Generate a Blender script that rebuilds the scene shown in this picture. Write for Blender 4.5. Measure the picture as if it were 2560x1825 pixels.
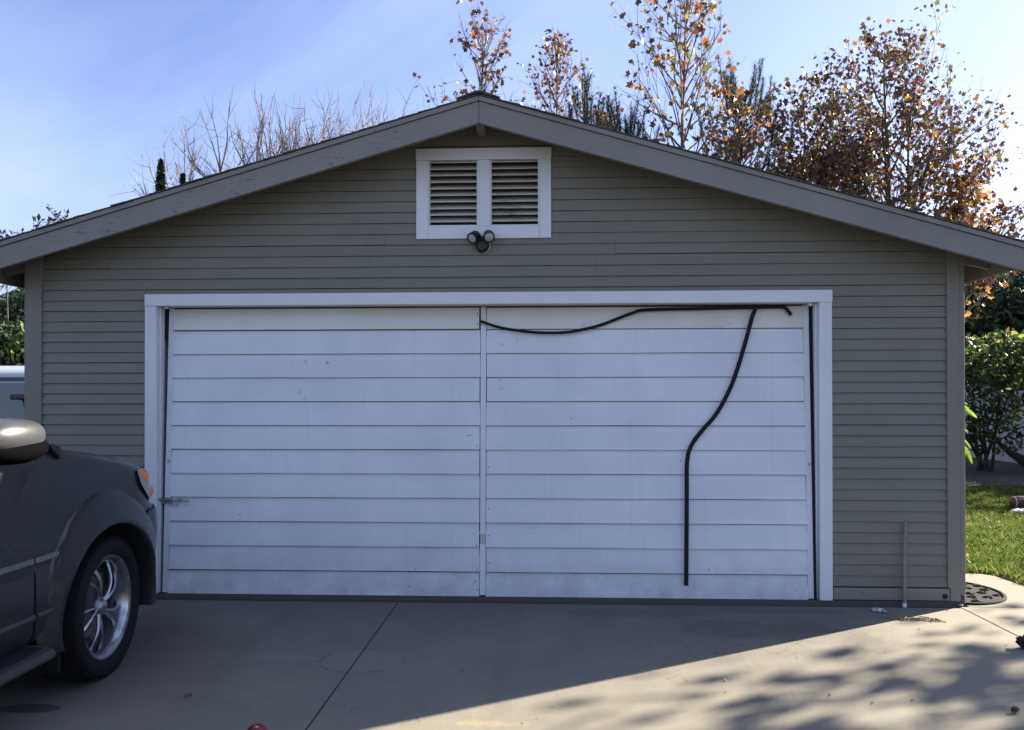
import bpy, bmesh, math, random
import numpy as np
from mathutils import Vector, Matrix, noise
R = math.radians
S = bpy.context.scene
COL = S.collection
for o in list(bpy.data.objects): bpy.data.objects.remove(o)

# ------------------------------------------------------------------ camera
CAM = (2.9074, -5.6633, 1.4804)
yaw, pit, rol = -.0430, .0055, -.0007
d = Vector((math.sin(yaw)*math.cos(pit), math.cos(yaw)*math.cos(pit), math.sin(pit)))
r_ = Vector((math.cos(yaw), -math.sin(yaw), 0)); u_ = r_.cross(d)
r2 = math.cos(rol)*r_ + math.sin(rol)*u_; u2 = -math.sin(rol)*r_ + math.cos(rol)*u_
cam = bpy.data.cameras.new('camera'); co = bpy.data.objects.new('camera', cam); COL.objects.link(co)
m = Matrix((r2, u2, -d)).transposed().to_4x4(); m.translation = Vector(CAM); co.matrix_world = m
cam.sensor_width = 36; cam.lens = 36*1934/2560; cam.shift_y = 74.7/2560
cam.clip_start = .05; cam.clip_end = 3000
S.camera = co

# ------------------------------------------------------------------ sky and sun
SUN_EL, SUN_AZ = R(26), math.atan2(.8625, .506)      # azimuth from +Y towards +X
sd = Vector((math.sin(SUN_AZ)*math.cos(SUN_EL), math.cos(SUN_AZ)*math.cos(SUN_EL), math.sin(SUN_EL)))
sun = bpy.data.lights.new('sun', 'SUN'); sun.energy = 5.0; sun.angle = R(.55); sun.color = (1, .90, .73)
so = bpy.data.objects.new('sun', sun); COL.objects.link(so)
so.rotation_euler = sd.to_track_quat('Z', 'Y').to_euler()
W = bpy.data.worlds.new('World'); S.world = W; W.use_nodes = True
nt = W.node_tree; N = nt.nodes; L = nt.links; N.clear()
out = N.new('ShaderNodeOutputWorld'); bg = N.new('ShaderNodeBackground'); bg.inputs[1].default_value = .05
sky = N.new('ShaderNodeTexSky'); sky.sky_type = 'NISHITA'; sky.sun_disc = False
sky.sun_elevation = SUN_EL; sky.sun_rotation = SUN_AZ; sky.air_density = 1.0; sky.dust_density = 1.1; sky.ozone_density = 2.2
tint = N.new('ShaderNodeMix'); tint.data_type = 'RGBA'; tint.blend_type = 'MULTIPLY'; tint.inputs[0].default_value = 1
tint.inputs[7].default_value = (.92, .93, 1.22, 1)
L.new(sky.outputs[0], tint.inputs[6])
tc = N.new('ShaderNodeTexCoord')
mp = N.new('ShaderNodeMapping'); mp.vector_type = 'TEXTURE'; mp.inputs['Rotation'].default_value = (0, R(-29), R(-12)); mp.inputs['Scale'].default_value = (2.3, 1.1, .62)
L.new(tc.outputs['Generated'], mp.inputs[0])
n1 = N.new('ShaderNodeTexNoise'); n1.inputs['Scale'].default_value = 2.1; n1.inputs['Detail'].default_value = 7; n1.inputs['Roughness'].default_value = .50; n1.inputs['Distortion'].default_value = .35
L.new(mp.outputs[0], n1.inputs[0])
cr = N.new('ShaderNodeValToRGB'); cr.color_ramp.elements[0].position = .36; cr.color_ramp.elements[1].position = .67
cr.color_ramp.elements[0].color = (0, 0, 0, 1); cr.color_ramp.elements[1].color = (.72, .72, .72, 1)
L.new(n1.outputs[0], cr.inputs[0])
mx = N.new('ShaderNodeMix'); mx.data_type = 'RGBA'; mx.inputs[7].default_value = (3.6, 4.2, 5.8, 1)
L.new(cr.outputs[0], mx.inputs[0]); L.new(tint.outputs[2], mx.inputs[6])
L.new(mx.outputs[2], bg.inputs[0]); L.new(bg.outputs[0], out.inputs[0])
S.view_settings.view_transform = 'Standard'; S.view_settings.look = 'None'; S.view_settings.gamma = 1
S.view_settings.use_curve_mapping = False; S.view_settings.exposure = 2.13
S.render.engine = 'CYCLES'

# ------------------------------------------------------------------ helpers
ORG = {}
def setp(o, label=None, cat=None, group=None, kind=None):
    if label: o['label'] = label
    if cat: o['category'] = cat
    if group: o['group'] = group
    if kind: o['kind'] = kind
    return o
def thing(name, label, cat, loc, group=None):
    o = bpy.data.objects.new(name, None); COL.objects.link(o); o.location = loc
    o.empty_display_size = .1
    ORG[o.name] = Vector(loc); return setp(o, label, cat, group)
def link(name, me, parent=None, loc=None):
    o = bpy.data.objects.new(name, me); COL.objects.link(o)
    if parent is not None: o.parent = parent
    if loc is not None: o.location = loc
    return o
class MB:
    def __init__(s): s.v = []; s.f = []; s.mi = []
    def add(s, v, f, mi=0):
        b = len(s.v); s.v += [tuple(p) for p in v]; s.f += [tuple(b+i for i in q) for q in f]; s.mi += [mi]*len(f); return s
    def box(s, x0, x1, y0, y1, z0, z1, mi=0):
        return s.add([(x0,y0,z0),(x1,y0,z0),(x1,y1,z0),(x0,y1,z0),(x0,y0,z1),(x1,y0,z1),(x1,y1,z1),(x0,y1,z1)],
              [(0,3,2,1),(4,5,6,7),(0,1,5,4),(1,2,6,5),(2,3,7,6),(3,0,4,7)], mi)
    def prism(s, poly, axis, a, b, mi=0):   # poly 2d; axis 0:x(y,z) 1:y(x,z) 2:z(x,y)
        n = len(poly)
        def P(p, t): return [(t,p[0],p[1]),(p[0],t,p[1]),(p[0],p[1],t)][axis]
        v = [P(p,a) for p in poly]+[P(p,b) for p in poly]
        f = [tuple(range(n)), tuple(range(2*n-1,n-1,-1))]+[(i,i+n,(i+1)%n+n,(i+1)%n) for i in range(n)]
        return s.add(v, f, mi)
    def tube(s, pts, rad, n=8, mi=0, flat=1., cap=True):
        pts = [Vector(p) for p in pts]; k = len(pts)
        if not hasattr(rad, '__len__'): rad = [rad]*k
        v = []; up = None
        for i, p in enumerate(pts):
            t = (pts[min(i+1,k-1)]-pts[max(i-1,0)])
            t = t.normalized() if t.length > 1e-9 else Vector((0,0,1))
            if up is None:
                up = Vector((0,0,1)) if abs(t.z) < .9 else Vector((1,0,0))
            a = t.cross(up); a = a.normalized() if a.length > 1e-6 else Vector((1,0,0)); b = a.cross(t); up = b
            for j in range(n):
                q = 2*math.pi*j/n; v.append(p+a*math.cos(q)*rad[i]+b*math.sin(q)*rad[i]*flat)
        f = [(i*n+j, i*n+(j+1)%n, (i+1)*n+(j+1)%n, (i+1)*n+j) for i in range(k-1) for j in range(n)]
        if cap: f += [tuple(range(n-1,-1,-1)), tuple((k-1)*n+j for j in range(n))]
        return s.add(v, f, mi)
    def lathe(s, prof, c, axis=0, n=32, mi=0, closed=False):   # prof (along, r)
        v = []; k = len(prof)
        for a, r in prof:
            for j in range(n):
                q = 2*math.pi*j/n; e = (r*math.cos(q), r*math.sin(q))
                p = [(a,e[0],e[1]),(e[0],a,e[1]),(e[0],e[1],a)][axis]
                v.append((c[0]+p[0],c[1]+p[1],c[2]+p[2]))
        rng = k if closed else k-1
        f = [(i*n+j, i*n+(j+1)%n, ((i+1)%k)*n+(j+1)%n, ((i+1)%k)*n+j) for i in range(rng) for j in range(n)]
        return s.add(v, f, mi)
    def grid(s, fn, nu, nv, mi=0, loopu=False):
        v = [fn(i/(nu if loopu else nu-1), j/(nv-1)) for j in range(nv) for i in range(nu)]
        f = [(j*nu+i, j*nu+(i+1)%nu, (j+1)*nu+(i+1)%nu, (j+1)*nu+i) for j in range(nv-1) for i in range(nu if loopu else nu-1)]
        return s.add(v, f, mi)
    def sphere(s, c, rx, ry, rz, nu=16, nv=10, mi=0):
        def fn(u, w):
            a = u*2*math.pi; b = (w-.5)*math.pi*.999
            return (c[0]+rx*math.cos(b)*math.cos(a), c[1]+ry*math.cos(b)*math.sin(a), c[2]+rz*math.sin(b))
        return s.grid(fn, nu, nv, mi, True)
    def mesh(s, name, mats, org=(0,0,0), smooth=False, bevel=0, fixn=True):
        me = bpy.data.meshes.new(name)
        me.from_pydata([(a-org[0],b-org[1],c-org[2]) for a,b,c in s.v], [], s.f)
        if not isinstance(mats, (list, tuple)): mats = [mats]
        for q in mats: me.materials.append(q)
        for p, i in zip(me.polygons, s.mi): p.material_index = i
        bm = bmesh.new(); bm.from_mesh(me)
        if fixn: bmesh.ops.recalc_face_normals(bm, faces=bm.faces)
        if bevel: bmesh.ops.bevel(bm, geom=list(bm.edges), offset=bevel, segments=1, affect='EDGES', profile=.5, clamp_overlap=True)
        for fa in bm.faces: fa.smooth = bool(smooth)
        bm.to_mesh(me); bm.free()
        if smooth and smooth is not True:
            try: me.set_sharp_from_angle(angle=R(smooth))
            except Exception: pass
        me.update(); return me
    def build(s, name, mats, parent=None, **k):
        org = ORG[parent.name] if parent is not None else Vector((0,0,0))
        o = link(name, s.mesh(name, mats, org, **k), parent)
        ORG[o.name] = org; return o
    def top(s, name, mats, loc, label, cat, group=None, **k):
        o = link(name, s.mesh(name, mats, loc, **k)); o.location = loc; ORG[o.name] = Vector(loc)
        return setp(o, label, cat, group)

def fastmesh(name, V, k, mats, mi=None, smooth=False):     # V (n*k,3) : n k-gons
    V = np.asarray(V, np.float32).reshape(-1, 3); n = len(V)//k
    me = bpy.data.meshes.new(name); me.vertices.add(len(V)); me.vertices.foreach_set('co', V.ravel())
    me.loops.add(n*k); me.loops.foreach_set('vertex_index', np.arange(n*k, dtype=np.int32))
    me.polygons.add(n); me.polygons.foreach_set('loop_start', np.arange(0, n*k, k, dtype=np.int32))
    for q in (mats if isinstance(mats, (list, tuple)) else [mats]): me.materials.append(q)
    if mi is not None: me.polygons.foreach_set('material_index', np.asarray(mi, np.int32))
    me.update(calc_edges=True); return me

# ------------------------------------------------------------------ materials
def mat(name, col, rough=.6, metal=0., spec=.5, coat=0.):
    m = bpy.data.materials.new(name); m.use_nodes = True
    b = m.node_tree.nodes['Principled BSDF']
    b.inputs['Base Color'].default_value = (*col, 1); b.inputs['Roughness'].default_value = rough
    b.inputs['Metallic'].default_value = metal; b.inputs['Specular IOR Level'].default_value = spec
    b.inputs['Coat Weight'].default_value = coat
    return m
def nod(m, t, **k):
    n = m.node_tree.nodes.new(t)
    for a, b in k.items(): setattr(n, a, b)
    return n
def bsdf(m): return m.node_tree.nodes['Principled BSDF']
def pos(m, scale=(1,1,1), rot=(0,0,0), coord='pos'):
    if coord == 'pos': g = nod(m, 'ShaderNodeNewGeometry').outputs['Position']
    else: g = nod(m, 'ShaderNodeTexCoord').outputs['Object']
    mp = nod(m, 'ShaderNodeMapping'); mp.inputs['Scale'].default_value = scale; mp.inputs['Rotation'].default_value = rot
    m.node_tree.links.new(g, mp.inputs[0]); return mp.outputs[0]
def noi(m, vec, scale, detail=4, rough=.55, dist=0):
    n = nod(m, 'ShaderNodeTexNoise'); n.inputs['Scale'].default_value = scale; n.inputs['Detail'].default_value = detail
    n.inputs['Roughness'].default_value = rough; n.inputs['Distortion'].default_value = dist
    m.node_tree.links.new(vec, n.inputs[0]); return n.outputs[0]
def ramp(m, val, p0, p1, c0=0., c1=1.):
    n = nod(m, 'ShaderNodeMapRange'); n.inputs[1].default_value = p0; n.inputs[2].default_value = p1
    n.inputs[3].default_value = c0; n.inputs[4].default_value = c1
    m.node_tree.links.new(val, n.inputs[0]); return n.outputs[0]
def mixc(m, fac, a, b, mode='MIX'):
    n = nod(m, 'ShaderNodeMix', data_type='RGBA', blend_type=mode)
    for s, x in ((0, fac), (6, a), (7, b)):
        if isinstance(x, (tuple, list)): n.inputs[s].default_value = (*x, 1)
        elif isinstance(x, (int, float)): n.inputs[s].default_value = x
        else: m.node_tree.links.new(x, n.inputs[s])
    return n.outputs[2]
def mth(m, op, a, b=0.):
    n = nod(m, 'ShaderNodeMath', operation=op)
    for s, x in ((0, a), (1, b)):
        if isinstance(x, (int, float)): n.inputs[s].default_value = x
        else: m.node_tree.links.new(x, n.inputs[s])
    return n.outputs[0]
def bump(m, val, strength=.3, dist=.002):
    b = nod(m, 'ShaderNodeBump'); b.inputs['Strength'].default_value = strength; b.inputs['Distance'].default_value = dist
    m.node_tree.links.new(val, b.inputs['Height']); m.node_tree.links.new(b.outputs[0], bsdf(m).inputs['Normal'])
def setc(m, c): m.node_tree.links.new(c, bsdf(m).inputs['Base Color'])

def painted(name, col, dirt, under, amt=.5, grain=(1,1,14), flake=.73, rot=(0,0,0), rand=.10, splash=0):
    m = mat(name, col, .62, spec=.35)
    v = pos(m, grain, rot)
    big = noi(m, pos(m), 1.6, 5, .6)
    fine = noi(m, v, 9, 6, .65)
    c = mixc(m, ramp(m, big, .35, .75, 0, amt), col, dirt)
    c = mixc(m, ramp(m, fine, .3, .8, 0, amt*.5), c, dirt)
    oi = nod(m, 'ShaderNodeObjectInfo').outputs['Random']
    c = mixc(m, ramp(m, oi, 0, 1, 0, rand*3), c, tuple(x*.82 for x in col))
    if splash:
        dz = nod(m, 'ShaderNodeSeparateXYZ'); m.node_tree.links.new(pos(m), dz.inputs[0])
        sp = mth(m, 'MULTIPLY', ramp(m, dz.outputs[2], .03, .42, splash, 0), ramp(m, noi(m, pos(m), 6, 6, .75), .3, .7))
        c = mixc(m, sp, c, under)
        st = noi(m, pos(m, (11,1,.8)), 2.2, 5, .6)
        c = mixc(m, ramp(m, st, .55, .8, 0, .4), c, dirt)
    fl = mth(m, 'MULTIPLY', ramp(m, noi(m, v, 4.5, 7, .7), flake, flake+.03), ramp(m, noi(m, pos(m), 2.1, 2), .5, .6))
    c = mixc(m, fl, c, under)
    setc(m, c); bump(m, fine, .25, .0012)
    return m
SID = (.213,.206,.163)
M_side = painted('taupe siding paint', SID, (.148,.143,.116), (.09,.08,.065), .55, (1.2,1,9), .80, splash=.7)
M_trimg = painted('taupe trim paint', (.225,.215,.18), (.155,.145,.12), (.075,.068,.055), .5, (9,9,1), .80)
M_fasL = painted('weathered fascia paint', (.245,.24,.215), (.17,.165,.14), (.075,.07,.06), .6, (2.3,1,17), .60, (0, R(16), 0))
M_fasR = painted('weathered fascia paint mirrored', (.245,.24,.215), (.17,.165,.14), (.075,.07,.06), .6, (2.3,1,17), .655, (0, R(-16), 0))
M_white = painted('white trim paint', (.74,.75,.76), (.55,.56,.56), (.16,.15,.13), .45, (7,7,2), .72)
M_door = painted('white door paint', (.75,.765,.78), (.52,.54,.58), (.24,.22,.19), .6, (1.4,1,10), .69, rand=.05, splash=.55)
M_doortop = painted('yellowed cracked white paint', (.74,.73,.66), (.56,.54,.46), (.36,.33,.26), .7, (1.5,1,26), .60)
M_louv = painted('weathered white louvre paint', (.62,.60,.53), (.36,.32,.25), (.13,.11,.085), .8, (2,2,16), .56)
M_dark = mat('dark interior', (.012,.012,.013), .9)
M_soff = painted('soffit paint', (.19,.185,.16), (.12,.11,.09), (.06,.055,.05), .5, (3,3,3), .8)
M_rub = mat('black rubber', (.013,.0125,.014), .75, spec=.25); bump(M_rub, noi(M_rub, pos(M_rub), 60, 3), .2, .001)
M_shin = mat('asphalt shingle', (.06,.055,.05), .95)
setc(M_shin, mixc(M_shin, ramp(M_shin, noi(M_shin, pos(M_shin), 70, 3), .4, .6), (.035,.032,.03), (.11,.10,.09)))
M_blk = mat('black plastic', (.012,.012,.016), .38)
M_lens = mat('frosted lamp lens', (.42,.44,.43), .25)
M_galv = mat('galvanised steel', (.42,.43,.42), .42, .85)
setc(M_galv, mixc(M_galv, ramp(M_galv, noi(M_galv, pos(M_galv), 40, 4), .45, .7), (.45,.46,.44), (.20,.17,.13)))
M_vinyl = mat('white vinyl', (.66,.69,.72), .4)
setc(M_vinyl, mixc(M_vinyl, ramp(M_vinyl, noi(M_vinyl, pos(M_vinyl), 3, 4), .4, .8, 0, .5), (.66,.69,.72), (.45,.46,.46)))

# concrete with stains
def conc():
    m = mat('driveway concrete', (.30,.28,.24), .85, spec=.3)
    p = pos(m); sep = nod(m, 'ShaderNodeSeparateXYZ'); m.node_tree.links.new(p, sep.inputs[0]); X, Y = sep.outputs[0], sep.outputs[1]
    c = mixc(m, ramp(m, noi(m, p, .9, 6, .6), .3, .7), (.225,.205,.160), (.175,.161,.130))
    c = mixc(m, ramp(m, noi(m, p, 7, 7, .7), .35, .75, 0, .35), c, (.24,.225,.19))
    c = mixc(m, ramp(m, noi(m, p, 160, 3, .6), .35, .7, 0, .38), c, (.15,.14,.12))
    c = mixc(m, ramp(m, noi(m, p, 45, 5, .75), .5, .8, 0, .35), c, (.28,.262,.22))
    # grime by the door, darkened and extended as painted shade, strongest at the wall
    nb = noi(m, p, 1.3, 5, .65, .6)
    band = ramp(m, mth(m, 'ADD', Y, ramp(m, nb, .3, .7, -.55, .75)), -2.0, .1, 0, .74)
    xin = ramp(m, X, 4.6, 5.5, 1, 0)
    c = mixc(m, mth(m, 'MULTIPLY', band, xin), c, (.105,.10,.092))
    def blob(cx, cy, rx, ry, ns=4., amp=.35, soft=.12):
        dx = mth(m, 'DIVIDE', mth(m, 'SUBTRACT', X, cx), rx); dy = mth(m, 'DIVIDE', mth(m, 'SUBTRACT', Y, cy), ry)
        dd = mth(m, 'SQRT', mth(m, 'ADD', mth(m, 'MULTIPLY', dx, dx), mth(m, 'MULTIPLY', dy, dy)))
        dd = mth(m, 'ADD', dd, ramp(m, noi(m, p, ns, 4, .6), .2, .8, -amp, amp))
        return dd, soft
    def stain(c, col, cx, cy, rx, ry, a=.6, ns=4., amp=.5, soft=.12):
        dd, _ = blob(cx, cy, rx, ry, ns, amp)
        return mixc(m, ramp(m, dd, 1-soft, 1+soft, a, 0), c, col)
    c = stain(c, (.035,.033,.032), .44, -2.05, .15, .055, .8, 2, .05, .05)      # oil spot beside the car
    c = stain(c, (.05,.048,.045), 1.12, -1.86, .022, .03, .8, 9, .3)
    c = stain(c, (.095,.085,.085), 3.55, -.28, .42, .10, .45, 3, .7, .15)
    c = stain(c, (.095,.088,.075), 4.25, -.62, .42, .18, .55, 4, .7, .08)
    c = stain(c, (.105,.075,.095), 4.55, -.18, .50, .07, .45, 4, .8, .10)
    c = stain(c, (.15,.13,.12), 4.9, -.30, .5, .05, .45, 3, .9, .12)
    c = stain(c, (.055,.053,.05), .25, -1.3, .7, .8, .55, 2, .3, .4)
    c = stain(c, (.40,.31,.13), 2.62, -2.13, .15, .030, .30, 14, 1.1, .4)
    c = stain(c, (.20,.175,.135), 4.9, -.95, .55, .045, .5, 3, .8, .3)
    c = stain(c, (.36,.36,.35), 1.42, -1.28, .15, .05, .18, 38, 1.9, .4)
    # scratched circle
    dx = mth(m, 'SUBTRACT', X, 1.87); dy = mth(m, 'SUBTRACT', Y, -1.315)
    dd = mth(m, 'SQRT', mth(m, 'ADD', mth(m, 'MULTIPLY', dx, dx), mth(m, 'MULTIPLY', mth(m, 'MULTIPLY', dy, dy), 1.5)))
    dd = mth(m, 'ADD', dd, ramp(m, noi(m, p, 5, 3), .3, .7, -.008, .008))
    ring = ramp(m, mth(m, 'ABSOLUTE', mth(m, 'SUBTRACT', dd, .235)), .002, .009, 1, 0)
    ring = mth(m, 'MULTIPLY', ring, ramp(m, noi(m, p, 9, 4), .40, .60, .0, .75))
    c = mixc(m, ramp(m, dd, .215, .235, .10, 0), c, (.30,.30,.28))
    c = mixc(m, ring, c, (.055,.053,.05))
    # tyre scuffs running towards the door and a few hairline cracks
    for tx in (1.15, 2.75, 3.95):
        dd = mth(m, 'ABSOLUTE', mth(m, 'SUBTRACT', mth(m, 'ADD', X, ramp(m, noi(m, pos(m, (.3,.3,1)), 1.5, 2), .3, .7, -.12, .12)), tx))
        c = mixc(m, mth(m, 'MULTIPLY', ramp(m, dd, .03, .13, .34, 0), ramp(m, noi(m, pos(m, (1,.25,1)), 6, 5, .7), .4, .6)), c, (.10,.095,.085))
    vc = nod(m, 'ShaderNodeTexVoronoi', feature='DISTANCE_TO_EDGE'); vc.inputs['Scale'].default_value = .55
    wv = nod(m, 'ShaderNodeVectorMath', operation='ADD'); nn = nod(m, 'ShaderNodeTexNoise'); nn.inputs['Scale'].default_value = 2.2; nn.inputs['Detail'].default_value = 6
    m.node_tree.links.new(p, nn.inputs[0]); m.node_tree.links.new(p, wv.inputs[0]); m.node_tree.links.new(nn.outputs['Color'], wv.inputs[1]); m.node_tree.links.new(wv.outputs[0], vc.inputs[0])
    c = mixc(m, mth(m, 'MULTIPLY', ramp(m, vc.outputs[0], .0008, .0035, .6, 0), ramp(m, noi(m, p, .7, 2), .52, .56)), c, (.07,.065,.058))
    # fleck debris and paint specks
    vo = nod(m, 'ShaderNodeTexVoronoi'); vo.inputs['Scale'].default_value = 5.5; m.node_tree.links.new(p, vo.inputs[0])
    c = mixc(m, ramp(m, vo.outputs['Distance'], .022, .035, .55, 0), c, (.10,.085,.06))
    vo = nod(m, 'ShaderNodeTexVoronoi'); vo.inputs['Scale'].default_value = 3.1; m.node_tree.links.new(pos(m, (1,1.7,1), (0,0,.6)), vo.inputs[0])
    c = mixc(m, ramp(m, vo.outputs['Distance'], .016, .026, .5, 0), c, (.5,.5,.48))
    setc(m, c)
    vp_ = nod(m, 'ShaderNodeTexVoronoi'); vp_.inputs['Scale'].default_value = 70; m.node_tree.links.new(p, vp_.inputs[0])
    c = mixc(m, mth(m, 'MULTIPLY', ramp(m, vp_.outputs['Distance'], .10, .22, .5, 0), ramp(m, noi(m, p, 9, 4), .45, .65)), c, (.09,.083,.07)); setc(m, c)
    h = mth(m, 'ADD', mth(m, 'MULTIPLY', noi(m, p, 210, 3), .5), noi(m, p, 18, 5))
    bump(m, h, .35, .0025)
    return m
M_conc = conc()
M_soil = mat('bare soil', (.07,.055,.042), .95)
setc(M_soil, mixc(M_soil, ramp(M_soil, noi(M_soil, pos(M_soil), 12, 6, .7), .35, .7), (.045,.036,.028), (.12,.095,.07)))
bump(M_soil, noi(M_soil, pos(M_soil), 14, 6, .7), .8, .03)
M_turf = mat('turf base', (.05,.07,.02), .95)
setc(M_turf, mixc(M_turf, ramp(M_turf, noi(M_turf, pos(M_turf), 3, 6, .7), .35, .7), (.035,.055,.016), (.075,.085,.03)))
bump(M_turf, noi(M_turf, pos(M_turf), 60, 3, .7), .8, .02)
M_stuc = mat('white stucco', (.62,.63,.64), .9)
setc(M_stuc, mixc(M_stuc, ramp(M_stuc, noi(M_stuc, pos(M_stuc), 2, 5), .4, .75, 0, .6), (.62,.63,.64), (.40,.39,.37)))

def leafmat(name, col, trans=.45, rough=.5, var=.35):
    m = bpy.data.materials.new(name); m.use_nodes = True; t = m.node_tree; b = t.nodes['Principled BSDF']
    b.inputs['Roughness'].default_value = rough; b.inputs['Specular IOR Level'].default_value = .4
    c = mixc(m, ramp(m, noi(m, pos(m), 3.3, 3), .3, .7), tuple(x*(1-var) for x in col), tuple(min(1,x*(1+var)) for x in col))
    t.links.new(c, b.inputs['Base Color'])
    tr = nod(m, 'ShaderNodeBsdfTranslucent'); t.links.new(c, tr.inputs[0])
    ms = nod(m, 'ShaderNodeMixShader'); ms.inputs[0].default_value = trans
    t.links.new(b.outputs[0], ms.inputs[1]); t.links.new(tr.outputs[0], ms.inputs[2])
    t.links.new(ms.outputs[0], t.nodes['Material Output'].inputs[0]); return m
LM = [leafmat('brown autumn leaf', (.12,.058,.035), .28), leafmat('rust autumn leaf', (.26,.10,.035), .42), leafmat('gold autumn leaf', (.42,.27,.06), .42),
      leafmat('olive autumn leaf', (.13,.125,.04), .35), leafmat('dull plum leaf', (.075,.042,.038), .25)]
GL = [leafmat('dark green leaf', (.035,.06,.022), .3, .32), leafmat('mid green leaf', (.06,.10,.03), .4, .35), leafmat('yellow green leaf', (.20,.22,.045), .5), leafmat('bronze leaf', (.16,.11,.04), .45)]
M_lime = leafmat('lime leaf', (.20,.31,.04), .4)
M_grass = [leafmat('grass blade', (.095,.155,.025), .45, .5), leafmat('dry grass blade', (.24,.22,.08), .4, .6), leafmat('deep grass blade', (.05,.11,.02), .4, .5)]
M_need = leafmat('conifer needle', (.022,.040,.022), .15, .5)
M_bark = mat('grey brown bark', (.13,.105,.085), .9)
M_barkp = mat('pale bark', (.30,.26,.22), .85)
setc(M_barkp, mixc(M_barkp, ramp(M_barkp, noi(M_barkp, pos(M_barkp), 2.5, 4), .35, .65), (.13,.085,.075), (.34,.29,.25)))
M_barkd = mat('dark bark', (.05,.042,.036), .9)

# ------------------------------------------------------------------ ground
g = MB().box(-400, 400, -400, 400, -.6, -.05).build('ground', M_soil); setp(g, kind='structure')
lw = MB().prism([(5.92,.62),(5.92,1.08),(6.60,1.08),(6.70,.98),(6.70,.22),(13.55,.22),(13.55,17),(-1,17),(-1,6.6),(5.92,6.6)], 2, -.045, -.012).build('lawn', M_turf); setp(lw, kind='structure')
slabs = [(-6.2,-2.21,-6.,-.055),(-2.2,1.8285,-6.,-.055),(1.8365,5.846,-6.,-.055),(5.854,9.9,-6.,-.02),(-2.2,1.83,-11.,-6.01),(1.8365,5.846,-11.,-6.01),(5.854,9.9,-11.,-6.01),(-6.2,-2.21,-11.,-6.01)]
dw = MB().box(-6.3, 10, -11.1, -.06, -.12, -.011).build('driveway', mat('joint dirt', (.03,.027,.023), .95)); setp(dw, kind='structure')
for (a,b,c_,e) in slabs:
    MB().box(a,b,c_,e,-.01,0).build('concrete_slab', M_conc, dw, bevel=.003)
MB().box(1.829,1.8365,-6,-.055,-.0105,-.004).build('joint_filler', M_rub, dw)
MB().prism([(5.846,-.02),(5.854,-.02),(5.846,-1.3),(5.836,-1.3)],2,-.0105,-.002).build('joint_filler', M_rub, dw)
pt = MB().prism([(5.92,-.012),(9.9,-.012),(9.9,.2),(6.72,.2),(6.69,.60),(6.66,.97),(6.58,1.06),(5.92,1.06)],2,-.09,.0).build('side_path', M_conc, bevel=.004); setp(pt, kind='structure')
# footing and threshold strip
MB().box(-.99,5.89,.012,6.2,-.1,.03).build('garage_footing', mat('old footing', (.085,.08,.073), .95)).__setitem__('kind','structure')

# ------------------------------------------------------------------ garage
GX0, GX1, PK = -1.014, 5.907, 2.4465
SL = .287
def roof(x, top=3.600): return top - SL*abs(x-PK)
G = thing('garage', 'taupe clapboard two car garage with low gable roof and white trimmed door', 'garage', (PK,0,0))
def gp(name, mb, mt, **k): return mb.build(name, mt, G, **k)
wt = lambda x: roof(x, 3.60)-.075
w = MB()
w.box(GX0+.02,-.03,.034,.13,.03,2.2); w.box(4.91,GX1-.02,.034,.13,.03,2.2)
w.prism([(GX0+.02,2.2),(2.0,2.2),(2.0,wt(2.0)),(GX0+.02,wt(GX0+.02))],1,.034,.13)
w.prism([(2.9,2.2),(GX1-.02,2.2),(GX1-.02,wt(GX1-.02)),(2.9,wt(2.9))],1,.034,.13)
w.box(2.0,2.9,.034,.13,2.2,2.755); w.prism([(2.0,3.245),(2.9,3.245),(2.9,wt(2.9)),(PK,wt(PK)),(2.0,wt(2.0))],1,.034,.13)
w.box(GX0+.02,GX0+.12,.131,6.2,.03,wt(GX0+.03)); w.box(GX1-.12,GX1-.02,.131,6.2,.03,wt(GX1-.03))
w.prism([(GX0+.13,.03),(GX1-.13,.03),(GX1-.13,wt(GX1-.1)),(PK,wt(PK)),(GX0+.13,wt(GX0+.1))],1,6.1,6.2)
gp('wall', w, mat('sheathing', (.05,.048,.044), .9))
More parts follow.
